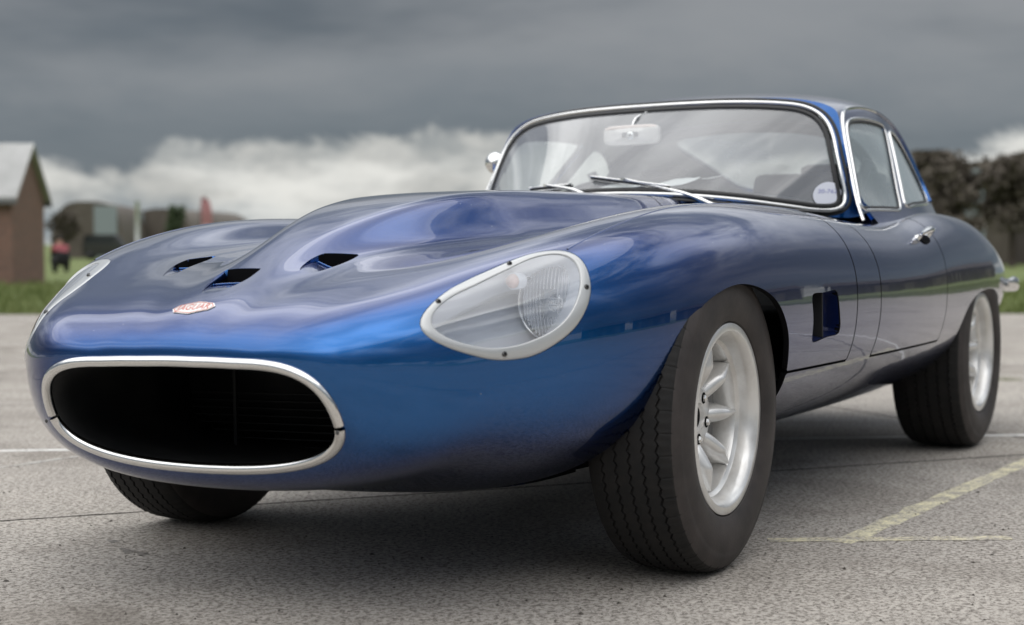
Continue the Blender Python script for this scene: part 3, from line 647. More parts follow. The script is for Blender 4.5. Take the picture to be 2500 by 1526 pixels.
sb.data.materials.append(MATS['red_jacket']); sb.data.materials.append(MATS['black_trousers'])
for pl in sb.data.polygons:
    c=pl.center; pl.material_index=0 if (c.z>.76 or (c.y>.44 and c.z>.35)) else (1 if c.z>.56 and not(c.y>.22 and c.z<.5 and abs(c.x)>.1 and abs(c.x)<.16) else 2)
V,F=revolve([(.0,.0005),(-.005,.05),(-.05,.092),(-.10,.085)],16); V=V[:,[0,2,1]]*np.array([1,1,1])+np.array([0,.27,.975]); mesh('hair',V,F,'dark_hair',pr)
# ---------------------------------------------------------------- the car
def grid_normals(G,c):
    du=np.gradient(G,axis=0); dv=np.gradient(G,axis=1); n=np.cross(du,dv); n/=np.maximum(np.linalg.norm(n,axis=-1,keepdims=True),1e-12)
    s=np.sign((n*(G-c)).sum(-1).mean()); return n*s,s
def both_sides(G):
    H=G[:,::-1][:,1:]*np.array([1,-1,1]); return np.concatenate([G,H],1)
BG=both_sides(body_grid()); CEN=np.stack([BG[...,0],0*BG[...,1],0*BG[...,2]+.48],-1)
BN,_s=grid_normals(BG,CEN)
BF=gridfaces(*BG.shape[:2]);  BF=BF if _s>0 else BF[:,::-1]
BV=BG.reshape(-1,3); BNf=BN.reshape(-1,3)
CG=both_sides(gh_grid()); CCEN=np.stack([CG[...,0],0*CG[...,1],0*CG[...,2]+.8],-1)
CN,_s=grid_normals(CG,CCEN); CF=gridfaces(*CG.shape[:2]); CF=CF if _s>0 else CF[:,::-1]
CV=CG.reshape(-1,3); CNf=CN.reshape(-1,3)
def leann(N):
    c,s=math.cos(LEAN),math.sin(LEAN); M=np.array(N,float); y=M[...,1].copy(); z=M[...,2].copy(); M[...,1]=c*y-s*z; M[...,2]=s*y+c*z; return M
def drop(V,N,p,ax,cond=None):
    """point on the surface above/beside p, solving for coordinate ax"""
    o=[i for i in range(3) if i!=ax]; d=(V[:,o[0]]-p[o[0]])**2+(V[:,o[1]]-p[o[1]])**2
    if cond is not None: d=np.where(cond,d,9)
    i=np.argpartition(d,12)[:12]; w=1/(d[i]+1e-6)
    val=V[i,ax]-(N[i,o[0]]*(p[o[0]]-V[i,o[0]])+N[i,o[1]]*(p[o[1]]-V[i,o[1]]))/N[i,ax]
    q=np.array(p,float); q[ax]=(val*w).sum()/w.sum(); n=(N[i]*w[:,None]).sum(0); return q,n/np.linalg.norm(n)
BTOP=(BNf[:,2]>.25)&(BV[:,2]>.5); BLEFT=(BNf[:,1]>.2)&(BV[:,1]>.3)
CLEFT=(CNf[:,1]>.3)&(CV[:,1]>.1); CTOP=(CNf[:,2]>.35)
def btop(x,y): return drop(BV,BNf,(x,y,0),2,BTOP)
def bleft(x,z): return drop(BV,BNf,(x,0,z),1,BLEFT)
def cleft(x,z): return drop(CV,CNf,(x,0,z),1,CLEFT)
def ctop(x,y): return drop(CV,CNf,(x,y,0),2,CTOP)
FL3=lambda V:np.asarray(V,float)*np.array([1,-1,1])
def put(name,V,F,mt,parent,N=None,mirror=False,**k):
    V=np.array(V,float)
    if mirror: V=FL3(V); F=[tuple(f)[::-1] for f in F]; N=None if N is None else FL3(N)
    return mesh(name,lean(V),F,mt,parent,normals=None if N is None else leann(N),**k)
CAR=tag(empty('sports_car'),'dark metallic blue vintage racing coupe with oval chrome mouth and faired headlights','car')

ARCH_F=resample([(.352,.10),(.345,.25),(.334,.33),(.309,.385),(.281,.435),(.242,.508),(.182,.566),(.085,.602),(-.017,.614),(-.131,.597),(-.21,.562),(-.266,.505),(-.300,.440),(-.335,.38),(-.372,.30),(-.395,.20),(-.40,.10)],90)
ARCH_R=resample([(-2.045,.10),(-2.040,.25),(-2.030,.35),(-2.035,.42),(-2.075,.478),(-2.165,.516),(-2.30,.538),(-2.441,.545),(-2.58,.536),(-2.70,.507),(-2.79,.455),(-2.835,.38),(-2.85,.28),(-2.85,.10)],90)
HLO=np.array([(0.787,0.460,0.564),(0.767,0.462,0.581),(0.730,0.468,0.605),(0.687,0.476,0.625),(0.635,0.495,0.645),(0.594,0.511,0.659),(0.553,0.527,0.673),(0.517,0.545,0.684),(0.490,0.560,0.690),(0.461,0.588,0.693),(0.454,0.607,0.689),(0.452,0.623,0.681),(0.455,0.638,0.667),(0.460,0.647,0.653),(0.470,0.659,0.623),(0.478,0.661,0.604),(0.489,0.660,0.585),(0.503,0.656,0.565),(0.519,0.649,0.545),(0.542,0.637,0.527),(0.564,0.624,0.513),(0.585,0.611,0.502),(0.609,0.597,0.494),(0.632,0.582,0.491),(0.656,0.567,0.490),(0.686,0.550,0.494),(0.710,0.535,0.502),(0.732,0.520,0.509),(0.750,0.508,0.517),(0.766,0.495,0.526),(0.778,0.483,0.535),(0.787,0.471,0.546)])
HLI=np.array([(0.770,0.471,0.570),(0.742,0.475,0.591),(0.703,0.485,0.611),(0.656,0.507,0.629),(0.615,0.522,0.645),(0.575,0.539,0.660),(0.533,0.553,0.675),(0.501,0.569,0.684),(0.482,0.584,0.687),(0.469,0.597,0.687),(0.464,0.611,0.682),(0.465,0.625,0.673),(0.470,0.635,0.661),(0.477,0.642,0.646),(0.489,0.647,0.625),(0.499,0.648,0.608),(0.513,0.646,0.587),(0.529,0.641,0.568),(0.544,0.634,0.554),(0.558,0.626,0.543),(0.579,0.614,0.532),(0.600,0.601,0.524),(0.622,0.588,0.517),(0.645,0.574,0.513),(0.674,0.556,0.511),(0.695,0.543,0.515),(0.716,0.530,0.520),(0.736,0.515,0.526),(0.753,0.502,0.535),(0.764,0.491,0.542),(0.772,0.482,0.550),(0.774,0.475,0.559)])
def polar_loop(P,n=120,smooth=3):
    d=P-hc; a=np.arctan2(d@hB,d@hA); o=np.argsort(a); a=a[o]; q=np.stack([d@hA,d@hB,d@hNn],1)[o]
    A=np.concatenate([a-2*PI,a,a+2*PI]); Q=np.concatenate([q,q,q]); t=np.linspace(-PI,PI,n,endpoint=False); out=np.stack([np.interp(t,A,Q[:,k]) for k in range(3)],1)
    for _ in range(smooth): out=.25*np.roll(out,1,0)+.5*out+.25*np.roll(out,-1,0); out=.25*np.roll(out,1,0)+.5*out+.25*np.roll(out,-1,0)
    return out
def hl_frame(dy):
    global hc,hA,hB,hNn,HO,HI,HSH
    HSH=np.array([0,dy,0]); cond=(BV[:,1]>.15)&(BNf[:,0]>.05)&(BV[:,2]>.4)
    c0=HLO.mean(0); e0=np.array([0,dy,-.012]); k0=1.14
    ho=np.array([drop(BV,BNf,c0+(p-c0)*k0+e0,0,cond)[0] for p in HLO]) if dy else HLO.copy(); hi=np.array([drop(BV,BNf,c0+(p-c0)*k0+e0,0,cond)[0] for p in HLI]) if dy else HLI.copy()
    hc=ho.mean(0); HSH=hc-HLO.mean(0); _u,_s2,_vt=np.linalg.svd(ho-hc); hA,hB,hNn=_vt
    if hNn[0]<0: hNn=-hNn
    if hA[0]<0: hA=-hA
    hB=np.cross(hNn,hA)
    HO=polar_loop(ho,smooth=2); HI=polar_loop(hi,smooth=2)
    HI[:,:2]=np.where((np.hypot(HI[:,0],HI[:,1])>np.hypot(HO[:,0],HO[:,1])-.010)[:,None],HO[:,:2]*(1-.010/np.hypot(HO[:,0],HO[:,1]))[:,None],HI[:,:2])
    for _ in range(4): HI=.25*np.roll(HI,1,0)+.5*HI+.25*np.roll(HI,-1,0)
def hl_field(V,s):
    Q=V*np.array([1,s,1]); d=Q-hc; f=np.full(len(V),1.); k=(np.abs(d)<.28).all(1)&(d@hNn>-.12)
    f[k]=sdpoly((d[k])@hA,(d[k])@hB,HO[:,:2]); return f
def h3(q): q=np.asarray(q); return hc+q[...,0:1]*hA+q[...,1:2]*hB+q[...,2:3]*hNn
HLDY=-.055
# bonnet ducts: tip x,y, length, rear half widths
DUCTS=[[(.766,-.037),(.727,-.057),(.680,-.072),(.640,-.077),(.646,.017),(.70,.023),(.74,.017),(.769,.004),(.780,-.018)],
 [(.633,.100),(.591,.092),(.570,.094),(.549,.099),(.496,.153),(.544,.156),(.592,.151),(.635,.137),(.647,.118)],
 [(.631,-.248),(.552,-.297),(.487,-.327),(.430,-.348),(.340,-.339),(.439,-.287),(.515,-.262),(.567,-.248),(.640,-.228)]]
def duct_poly(D):
    A,B=D[3],D[4]; rest=[B]+list(D[5:])+list(D[:3])+[A]
    R=resample(rest,60); return [tuple(p) for p in R]
VENT=resample([(-.423,.580),(-.50,.583),(-.592,.585),(-.603,.578),(-.622,.53),(-.636,.488),(-.630,.480),(-.54,.474),(-.445,.467),(-.436,.472),(-.430,.52),(-.418,.572)],60,closed=True)
def smax(a,b): return np.maximum(a,b)
def body_fields(V):
    x,y,z=V.T; ay=np.abs(y)
    af=np.where(ay>.36,sdpoly(x,z,np.vstack([ARCH_F])),1.); ar=np.where(ay>.36,sdpoly(x,z,ARCH_R),1.)
    xb=-.760-.10*np.clip(1-(ay/.72)**2,0,1)
    bon=np.minimum(x-xb,np.maximum(z-.404,x+.10))
    door=np.minimum(np.minimum(-.966-x,x+1.742),np.minimum(z-.402,ay-.585))
    return x,y,z,ay,af,ar,bon,door
x,y,z,ay,af,ar,bon,door=body_fields(BV)
g=.0034
def gapdark(p):
    ax_,az_,ay_=p[0],p[2],abs(p[1])
    for poly in (ARCH_F,ARCH_R):
        if ay_>.3 and abs(sdpoly(np.array([ax_]),np.array([az_]),poly)[0])<.006: return True
    return ax_<.2
hl_frame(HLDY); hlf=hl_field(BV,-1); hl_frame(0.); hlf=np.minimum(hlf,hl_field(BV,1))
duc=np.full(len(BV),1.)
k=(z>.5)&(BNf[:,2]>.2)&(x>.3)
for D in DUCTS: duc[k]=np.minimum(duc[k],sdpoly(x[k],y[k],duct_poly(D)))
ven=np.full(len(BV),1.); k=(ay>.5)&(x>-.8)&(x<-.3); ven[k]=sdpoly(x[k],z[k],VENT)
f=np.minimum.reduce([bon-g,af,hlf,duc,ven])
V_,N_,F_=clip(BV,BNf,BF,f); V_,N_,F_=compact(V_,N_,F_)
V_,N_,F_,fm_=flange(V_,N_,F_,.014,skip=lambda a,b:(a[0]>.75 and b[0]>.75 and abs(a[1])<.42 and a[2]<.56) or (abs(a[1])<1e-6 and abs(b[1])<1e-6),darkif=gapdark)
put('bonnet',V_,F_,['blue_paint','black_void'],CAR,N_,fm=fm_)
yb_=np.interp(-x,-GS[::1,0],GS[:,1]-.07)
foot=np.minimum(np.minimum(-1.12-x,x+3.05),np.minimum(yb_-ay,z-.5))
f=np.minimum.reduce([-bon-g,-door-g,af,ar,-foot])
V_,N_,F_=clip(BV,BNf,BF,f); V_,N_,F_=compact(V_,N_,F_)
V_,N_,F_,fm_=flange(V_,N_,F_,.014,skip=lambda a,b:abs(a[1])<1e-6 and abs(b[1])<1e-6,darkif=gapdark)
put('body_shell',V_,F_,['blue_paint','black_void'],CAR,N_,fm=fm_)
f=np.minimum.reduce([door-g,np.where(ay>.3,1.,-1.)])
V_,N_,F_=clip(BV,BNf,BF,f)
cent=np.array([V_[list(ff)][:,1].mean() for ff in F_])
DOORS=[]
for sgn in (1,-1):
    Fs=[ff for ff,c_ in zip(F_,cent) if c_*sgn>0]; v,n,ff=compact(V_,N_,Fs); v,n,ff,fm_=flange(v,n,ff,.014,darkif=gapdark)
    DOORS.append(put('door',v,ff,['blue_paint','black_void'],CAR,n,fm=fm_))
# tail end cap
tail=BG[-1]; tc_=tail.mean(0); put('tail_panel',np.vstack([tail,[tc_+np.array([-.02,0,0])]]),[(i,i+1,len(tail)) for i in range(len(tail)-1)],'blue_paint',CAR)
# ---- nose tunnel, chrome mouth ring
R0=BG[0]; rc=np.array([.86,0,.388]); n0=len(R0)
tun=[]
for dx,sc_ in ((.004,.975),(-.012,.945),(-.05,.95),(-.16,.99),(-.30,1.0),(-.42,.97)):
    q=(R0-rc)*sc_+rc; q=q+np.array([dx,0,0]); tun.append(q)
tun=np.array(tun); TF=[tuple(t) for t in gridfaces(len(tun),n0)]
V=tun.reshape(-1,3); V=np.vstack([V,[tun[-1].mean(0)]]); TF+=[((len(tun)-1)*n0+i,(len(tun)-1)*n0+i+1,len(V)-1) for i in range(n0-1)]
put('air_intake',V,TF,'duct_black',CAR)
mb=MB()
for yy in (-.17,.19): mb.box(.50,.505,yy-.004,yy+.004,.26,.50)
for i in range(14): mb.box(.445,.452,-.33,.33,.285+i*.016,.287+i*.016)
mb.build('radiator',['duct_black'],CAR,xf=lean)
ring=R0[:-1]; ring=ring[np.r_[0:len(ring)]]
ringc=resample(ring[::6],220,closed=True)
dd=(ringc-rc); outw=dd/np.linalg.norm(dd*np.array([0,1,1]),axis=1)[:,None]
axis_f=np.array([.90,0,-.43]); 
def ring_seg(sel,name):
    P=ringc[sel]; T=np.gradient(P,axis=0) if len(P)<len(ringc) else np.roll(P,-1,0)-np.roll(P,1,0); T/=np.linalg.norm(T,axis=1)[:,None]
    Bo=np.cross(T,axis_f); Bo/=np.linalg.norm(Bo,axis=1)[:,None]; sg=np.sign((Bo*(P-rc)).sum(1))[:,None]; Bo=Bo*sg
    a=np.linspace(-.15*PI,1.12*PI,15); pr=[( .0108*math.cos(t)-.0035,.0110*math.sin(t)-.001) for t in a]; pr=pr
    V=P[:,None]+Bo[:,None]*np.array([p_[0] for p_ in pr])[None,:,None]+axis_f[None,None]*np.array([p_[1] for p_ in pr])[None,:,None]
    return put(name,V.reshape(-1,3),gridfaces(len(P),len(pr)),'chrome',CAR)
zz=ringc[:,2]; top=zz>.385
def runs(mask):
    i0=[i for i in range(len(mask)) if mask[i] and not mask[i-1]][0]; r=[]; i=i0
    while mask[i%len(mask)]: r.append(i%len(mask)); i+=1
    return r
rt_=runs(top); rb_=runs(~top); ring_seg(rt_,'mouth_ring'); ring_seg(rb_,'mouth_ring')
for i in (rt_[0],rt_[-1]):      # joints with small rivets
    c=ringc[i]; s_=np.sign(c[1]); V,F=revolve([(.0,.0),(.0015,.0022),(.0,.004)],12); V=V[:,[1,0,2]]+c+np.array([.013,s_*.002,-.012]); put('rivet',V,F,'screw_metal',CAR)
def text2d(s,size=1.,font_off=0.):
    cu=bpy.data.curves.new('txt','FONT'); cu.body=s; cu.size=size; cu.align_x='CENTER'; cu.align_y='CENTER'; cu.fill_mode='FRONT'; cu.resolution_u=3; cu.offset=font_off
    ob=bpy.data.objects.new('txt',cu); COL.objects.link(ob); dg=bpy.context.evaluated_depsgraph_get(); me=bpy.data.meshes.new_from_object(ob.evaluated_get(dg))
    V=np.array([v.co[:] for v in me.vertices]).reshape(-1,3); F=[tuple(p.vertices) for p in me.polygons]
    bpy.data.objects.remove(ob); bpy.data.curves.remove(cu); bpy.data.meshes.remove(me); return V,F
def resample_lin(P,k):
    out=[]; n=len(P)
    for i in range(n):
        a=np.array(P[i]);b=np.array(P[(i+1)%n])
        for t in np.linspace(0,1,k,endpoint=False): out.append(tuple(a*(1-t)+b*t))
    return out
# ---- faired headlights
def surf_center():
    q,n=drop(BV,BNf,(0,.0,0)+np.array([0,hc[1],hc[2]]),0,(BV[:,1]>.3)&(BNf[:,0]>.05)); return q
def headlight(mir):
    hl_frame(HLDY if mir else 0.); hcen=surf_center(); dome=float((hcen-hc)@hNn); n=len(HO)
    root_parts=[]
    # cover glass
    rr=np.linspace(0,1,14); cen=np.array([0,0,0.]); base=HI.copy(); bz=base[:,2].mean()
    V=[h3((0,0,dome+.004))]
    for r in rr[1:]:
        q=base*r; q=q.copy(); q[:,2]=base[:,2]*r*r+(dome+.004)*(1-r*r); V+=list(h3(q))
    F=[(0,1+i,1+(i+1)%n) for i in range(n)]
    for k in range(len(rr)-2):
        for i in range(n): a=1+k*n+i; b=1+k*n+(i+1)%n; F.append((a,a+n,b+n,b))
    V=np.array(V); f0=np.array(F[0]); 
    if np.cross(V[f0[1]]-V[f0[0]],V[f0[2]]-V[f0[0]])@hNn<0: F=[tuple(t)[::-1] for t in F]
    hl=put('headlight_cover',V,F,'cover_glass',CAR,mirror=mir)
    # rim ring with raised section
    A=h3(HO+(HO/np.linalg.norm(HO[:,:2],axis=1)[:,None])*np.array([-.0015,-.0015,0])*1.0); B=h3(HI-(HI/np.linalg.norm(HI[:,:2],axis=1)[:,None])*np.array([.002,.002,0]))
    rows=[A-hNn*.012,A+hNn*.0015,A*.85+B*.15+hNn*.0030,A*.5+B*.5+hNn*.0034,A*.12+B*.88+hNn*.0030,B+hNn*.002,B-hNn*.004]
    Vr=np.array(rows); put('headlight_ring',Vr.reshape(-1,3),gridfaces(len(rows),n,wrapb=True),'bright_trim',CAR,mirror=mir)
    # dark seal round the ring
    s1=h3(HO*np.array([1.004,1.004,1])); rows=[s1-hNn*.010+0*s1,h3(HO*np.array([1.012,1.012,1]))-hNn*.004,h3(HO*np.array([.99,.99,1]))-hNn*.004]
    put('headlight_seal',np.array(rows).reshape(-1,3),gridfaces(3,n,wrapb=True),'black_rubber',CAR,mirror=mir)
    # bucket
    lampc=np.array([.445,.564,.590])+HSH*(1 if mir else 0); rows=[h3(HI*np.array([1.03,1.03,1]))-hNn*.004]
    for t,dz in ((.25,.05),(.5,.10),(.75,.14),(1.,.165)):
        q=HI*np.array([1-.06*t,1-.06*t,1]); rows.append(h3(q)-hNn*dz*(.62 if mir else 1))
    V=np.array(rows).reshape(-1,3); F=[tuple(t) for t in gridfaces(len(rows),n,wrapb=True)]; V=np.vstack([V,[rows[-1].mean(0)]]); o=(len(rows)-1)*n
    F+=[(o+i,o+(i+1)%n,len(V)-1) for i in range(n)]
    put('headlight_bucket',V,F,'pod_sky_pale',CAR,mirror=mir)
    # lamp unit, facing forward (+x)
    def xr(prof,nn=64):
        V,F=revolve(prof,nn); V=V[:,[1,0,2]].copy(); return V+lampc,F
    V,F=xr([(-.055,0),(-.05,.03),(-.03,.056),(-.004,.070)]); refl=put('lamp_reflector',V,F,'lamp_reflector',CAR,mirror=mir)
    V,F=xr([(-.010,.0705),(.004,.073),(.006,.075),(.004,.077),(-.012,.078)]); put('lamp_rim',V,F,'chrome',CAR,mirror=mir)
    V,F=xr([(.0+.018*(1-(r/.078)**2),r) for r in np.linspace(0.0005,.072,10)]); lens=put('lamp_lens',V,F,'lamp_glass',CAR,mirror=mir)
    mb=MB()
    for i,yy in enumerate(np.arange(-.0605,.061,.0078)):
        if abs(yy)<.014: zr=[(.026,.068),(-.068,-.028)]
        else: zr=[(-.068,.068)]
        for z0_,z1_ in zr:
            lim=math.sqrt(max(.069**2-yy*yy,0)); a_=max(z0_,-lim); b_=min(z1_,lim)
            if b_-a_<.01: continue
            pts=[(-.001+.018*(1-(yy*yy+t*t)/.078**2),yy,t) for t in np.linspace(a_,b_,9)]
            Vt,Ft=tube(np.array(pts)+lampc,.0021,6); mb.add(Vt,Ft)
    o_=mesh('lens_rib',lean(FL3(mb.V) if mir else mb.V),mb.F,'rib_glass',CAR,fm=mb.m); o_['kind']='stuff'
    # bulb shield
    V,F=revolve([(0,0.0005),(.012,.010),(.0,.020)],24); V=V[:,[1,0,2]]+lampc+np.array([-.012,0,0]); put('bulb_shield',V,F,'chrome',CAR,mirror=mir)
    # small side lamp
    sc=np.array([.548,.530,.634])+HSH*(1 if mir else 0); V,F=revolve([(.012,.0005),(.010,.008),(.004,.013),(-.004,.014)],24); V=V[:,[1,0,2]]+sc; put('side_lamp',V,F,'amber_white',CAR,mirror=mir)
    V,F=revolve([(-.03,.016),(-.002,.0165),(.0,.0145)],24); V=V[:,[1,0,2]]+sc; put('side_lamp_holder',V,F,'pod_sky_pale',CAR,mirror=mir)
    # screws
    for p in ((.471,.658,.624),(.658,.567,.498),(.734,.468,.601),(.563,.526,.669)):
        d=np.array(p)+HSH-hc; a=math.atan2(d@hB,d@hA); i=int(round((a+PI)/(2*PI)*n))%n; c=h3((HO[i]+HI[i])/2)+hNn*.0034
        V,F=revolve([(.0028,.0004),(.0024,.0030),(.0006,.0052),(-.001,.0055)],16)
        R=np.stack([hA,hNn,hB],0); V=V@R+c; mb=MB(); mb.add(V,F)
        for w_,h_ in ((.0007,.0034),(.0034,.0007)):
            Vb,Fb=box(-w_,w_,.0026,.0034,-h_,h_); mb.add(np.array(Vb)@R+c,Fb,1)
        o=mesh('screw',lean(FL3(mb.V) if mir else mb.V),mb.F,['screw_metal','black_void'],CAR,fm=mb.m)
    return lampc
LC=headlight(False); headlight(True)
tv,tf=text2d('HALOGEN',.0125); bx=resample_lin([(-.030,-.008),(.030,-.008),(.030,.008),(0,.011),(-.030,.008)],4); 
def onlens(P2,h): return [(LC[0]+.018*(1-((u)**2+(w+0)**2)/.078**2)+h,LC[1]+u,LC[2]+w) for u,w in P2]
V=onlens([(a,b) for a,b,_ in tv],.004); mesh('lens_lettering',lean(V),tf,'paper_white',CAR,smooth=False)
bi=[(a*.94,b*.86) for a,b in bx]; n=len(bx); mesh('lens_emblem',lean(onlens(bx+bi,.004)),[(i,(i+1)%n,n+(i+1)%n,n+i) for i in range(n)],'paper_white',CAR,smooth=False)
# ---- bonnet ducts
for D in DUCTS:
    P=duct_poly(D); P=P+[tuple(np.array(P[-1])*(1-t)+np.array(P[0])*t) for t in np.linspace(0,1,14)[1:-1]]
    P=np.array(P); n=len(P); T=(np.array(D[0])+np.array(D[-1]))/2; Mm=(np.array(D[3])+np.array(D[4]))/2; ax=Mm-T; LA=np.linalg.norm(ax); ax/=LA
    cc=T+ax*LA*.62
    def fl_pt(p,off=0.):
        q,_=btop(p[0],p[1]); t=min(max(((p-T)@ax)/LA,0),1.05); dep=.0015+.026*t**1.6+(.05 if t>.64 else 0); return q-np.array([0,0,dep+off]),t
    topl=np.array([btop(p[0],p[1])[0]-np.array([0,0,.0006]) for p in P]); rows=[]; tt=[]
    for r in np.linspace(1,0.02,9):
        row=[fl_pt(cc+(p-cc)*r) for p in P]; rows.append([q for q,_ in row]); tt.append([t for _,t in row])
    rows=np.array(rows); tt=np.array(tt)
    V=np.vstack([topl,rows.reshape(-1,3)]); F=[];fm=[]
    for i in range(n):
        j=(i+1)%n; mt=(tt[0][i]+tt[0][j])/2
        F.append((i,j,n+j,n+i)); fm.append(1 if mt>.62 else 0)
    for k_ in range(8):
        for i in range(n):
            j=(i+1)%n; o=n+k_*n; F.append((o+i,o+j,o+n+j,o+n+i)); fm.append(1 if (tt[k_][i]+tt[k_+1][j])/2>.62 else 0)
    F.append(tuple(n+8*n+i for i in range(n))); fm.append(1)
    d_=put('duct',V,F,['blue_paint','black_void'],CAR,fm=fm,smooth=False)
    # lip where the ramp drops into the bonnet
    nrm2=np.array([-ax[1],ax[0]]); pts=[]
    for w in np.linspace(-.09,.09,61):
        p=T+ax*LA*.60+nrm2*w
        if sdpoly(np.array([p[0]]),np.array([p[1]]),P)[0]<-.002: pts.append(fl_pt(p)[0]+np.array([0,0,.002]))
    if len(pts)>3: Vt,Ft=tube(pts,.0022,6); mesh('duct_lip',lean(Vt),Ft,'blue_paint',d_)
# ---- side vents
for mir in (False,True):
    inn=[];out=[]
    for px,pz in VENT:
        q,n=bleft(px,pz); out.append(q-n*.004); inn.append(q-n*.035)
    out=np.array(out);inn=np.array(inn); n=len(out); V=np.vstack([out,inn,[inn.mean(0)]]); F=[(i,(i+1)%n,n+(i+1)%n,n+i) for i in range(n)]+[(n+i,n+(i+1)%n,2*n) for i in range(n)]
    v_=put('side_vent',V,F,'blue_inner_paint',CAR,mirror=mir,smooth=False)
    q,nn=bleft(-.525,.53); mb=MB(); mb.box(-.530,-.524,q[1]-.035,q[1]-.012,.475,.583); mesh('vent_bar',lean(FL3(mb.V) if mir else mb.V),mb.F,'dark_metal',v_,smooth=False)
# ---- badge
def badge_pt(u,v,h):    # u along +y, v up the nose
    a=BA; q0=BC+u*BU+v*BVv; q,n=btop(q0[0],q0[1]); return q+n*h
BC=np.array([.8375,.001]); 
bl,br,bt=np.array([.851,-.039]),np.array([.823,.044]),np.array([.812,-.007])
BU=np.array([-.12,.99]); BU/=np.linalg.norm(BU); BVv=np.array([-BU[1],BU[0]])*-1; BVv=np.array([-.99,-.12]); BA=0
def flatpart(name,P2,F,h,mt,par,sub=False):
    V=[badge_pt(u,v,h) for u,v in P2]; return mesh(name,lean(V),F,mt,par,smooth=False)
hexo=[(-.047,0),(-.038,.012),(0,.022),(.038,.012),(.047,0),(.038,-.012),(0,-.022),(-.038,-.012)]
def poly_fan(P,k=5):
    P=resample_lin(P,8); V=[(0,0)]; n=len(P); F=[]
    for r in np.linspace(0,1,k)[1:]: V+=[(p[0]*r,p[1]*r) for p in P]
    F=[(0,1+i,1+(i+1)%n) for i in range(n)]
    for a in range(k-2):
        for i in range(n): F.append((1+a*n+i,1+(a+1)*n+i,1+(a+1)*n+(i+1)%n,1+a*n+(i+1)%n))
    return V,F
V2,F2=poly_fan(hexo); bd=flatpart('badge',V2,F2,.0012,'white_enamel',CAR)
o1=resample_lin([(a*.93,b*.90) for a,b in hexo],8); o2=resample_lin([(a*.89,b*.81) for a,b in hexo],8); n=len(o1)
flatpart('badge_border',o1+o2,[(i,(i+1)%n,n+(i+1)%n,n+i) for i in range(n)],.0017,'red_enamel',bd)
tv,tf=text2d('JAGUAR',.0235,0); tv[:,0]*=.80/ .98; 
tv[:,1]*=1.0+.35*(1-np.abs(tv[:,0])/.036).clip(0,1)
ext=np.abs(tv[:,0]).max(); tv[:,0]*=.0365/ext
flatpart('badge_lettering',[(a,b) for a,b,_ in tv],tf,.0019,'red_enamel',bd)
# ---------------------------------------------------------------- cabin
x,y,z=CV.T; ay=np.abs(y)
DWIN=resample([(-1.388,.803),(-1.418,.865),(-1.450,.933),(-1.484,1.010),(-1.506,1.052),(-1.545,1.074),(-1.62,1.086),(-1.74,1.094),(-1.86,1.096),(-1.985,1.090),(-1.992,1.082),(-1.928,1.008),(-1.853,.928),(-1.794,.863),(-1.748,.810),(-1.738,.806),(-1.6,.804),(-1.45,.802)],110,closed=True)
QWIN=resample([(-1.822,.822),(-1.872,.879),(-1.942,.952),(-2.012,1.026),(-2.062,1.073),(-2.11,1.076),(-2.19,1.050),(-2.26,.990),(-2.30,.92),(-2.305,.87),(-2.27,.845),(-2.12,.834),(-1.95,.826)],110,closed=True)
HATCH=resample([(-2.42,0),(-2.42,.22),(-2.45,.36),(-2.50,.40),(-2.75,.375),(-2.98,.31),(-3.04,.22),(-3.05,0),(-3.04,-.22),(-2.98,-.31),(-2.75,-.375),(-2.50,-.40),(-2.45,-.36),(-2.42,-.22)],140,closed=True)
wsd=wsx(y,z)-x
sidew=np.full(len(CV),1.); k=(ay>.40)&(z<1.13)&(CNf[:,2]<.75); sidew[k]=np.minimum(sdpoly(x[k],z[k],DWIN),sdpoly(x[k],z[k],QWIN))
hat=np.full(len(CV),1.); k=CTOP&(x<-2.2); hat[k]=sdpoly(x[k],y[k],HATCH)
V_,N_,F_=clip(CV,CNf,CF,np.minimum.reduce([wsd,sidew,hat])); V_,N_,F_=compact(V_,N_,F_)
V_,N_,F_=flange(V_,N_,F_,.012,skip=lambda a,b:a[2]<.78)
put('roof',V_,F_,'blue_paint',CAR,N_)
# headlining / inner skin
s=CG[::6,::5]; sn=CN[::6,::5]; iv=(s-sn*.016).reshape(-1,3); inn_=-sn.reshape(-1,3); ifc=gridfaces(*s.shape[:2])
xi,yi,zi=(s.reshape(-1,3)).T; fd=np.minimum(wsx(yi,zi)-xi-.012,1.); aw=np.full(len(iv),1.); k=(np.abs(yi)>.40)&(zi<1.13); aw[k]=np.minimum(sdpoly(xi[k],zi[k],DWIN),sdpoly(xi[k],zi[k],QWIN))+.004; hk=np.full(len(iv),1.); k=(xi<-2.2)&(sn.reshape(-1,3)[:,2]>.35); hk[k]=sdpoly(xi[k],yi[k],HATCH)+.004
v,n,ff=clip(iv,inn_,ifc,np.minimum.reduce([fd,aw,hk])); v,n,ff=compact(v,n,ff); put('headlining',v,[f_[::-1] for f_ in ff],'trim_grey',CAR)
def window(poly,name,mir,mt='side_glass'):
    f=np.full(len(CV),-1.); k=(y>.40)&(z<1.13)&(CNf[:,2]<.75); f[k]=-sdpoly(x[k],z[k],poly)+.006
    v,n,ff=clip(CV-CNf*.004,CNf,CF,f); v,n,ff=compact(v,n,ff); return put(name,v,ff,mt,CAR,n,mirror=mir)
def surf_path(poly,fn,ax):
    P=[];N=[]
    for a,b in poly:
        q,n=fn(a,b); P.append(q); N.append(n)
    return np.array(P),np.array(N)
def smoothn(A,k=3,closed=True):
    for _ in range(k):
        B=.25*np.roll(A,1,0)+.5*A+.25*np.roll(A,-1,0)
        if not closed: B[0]=A[0];B[-1]=A[-1]
        A=B
    return A
def half_round(w,h,n=7): return [(-w/2*math.cos(t),h*math.sin(t)) for t in np.linspace(0,PI,n)]
def orient(V,F): return V,F
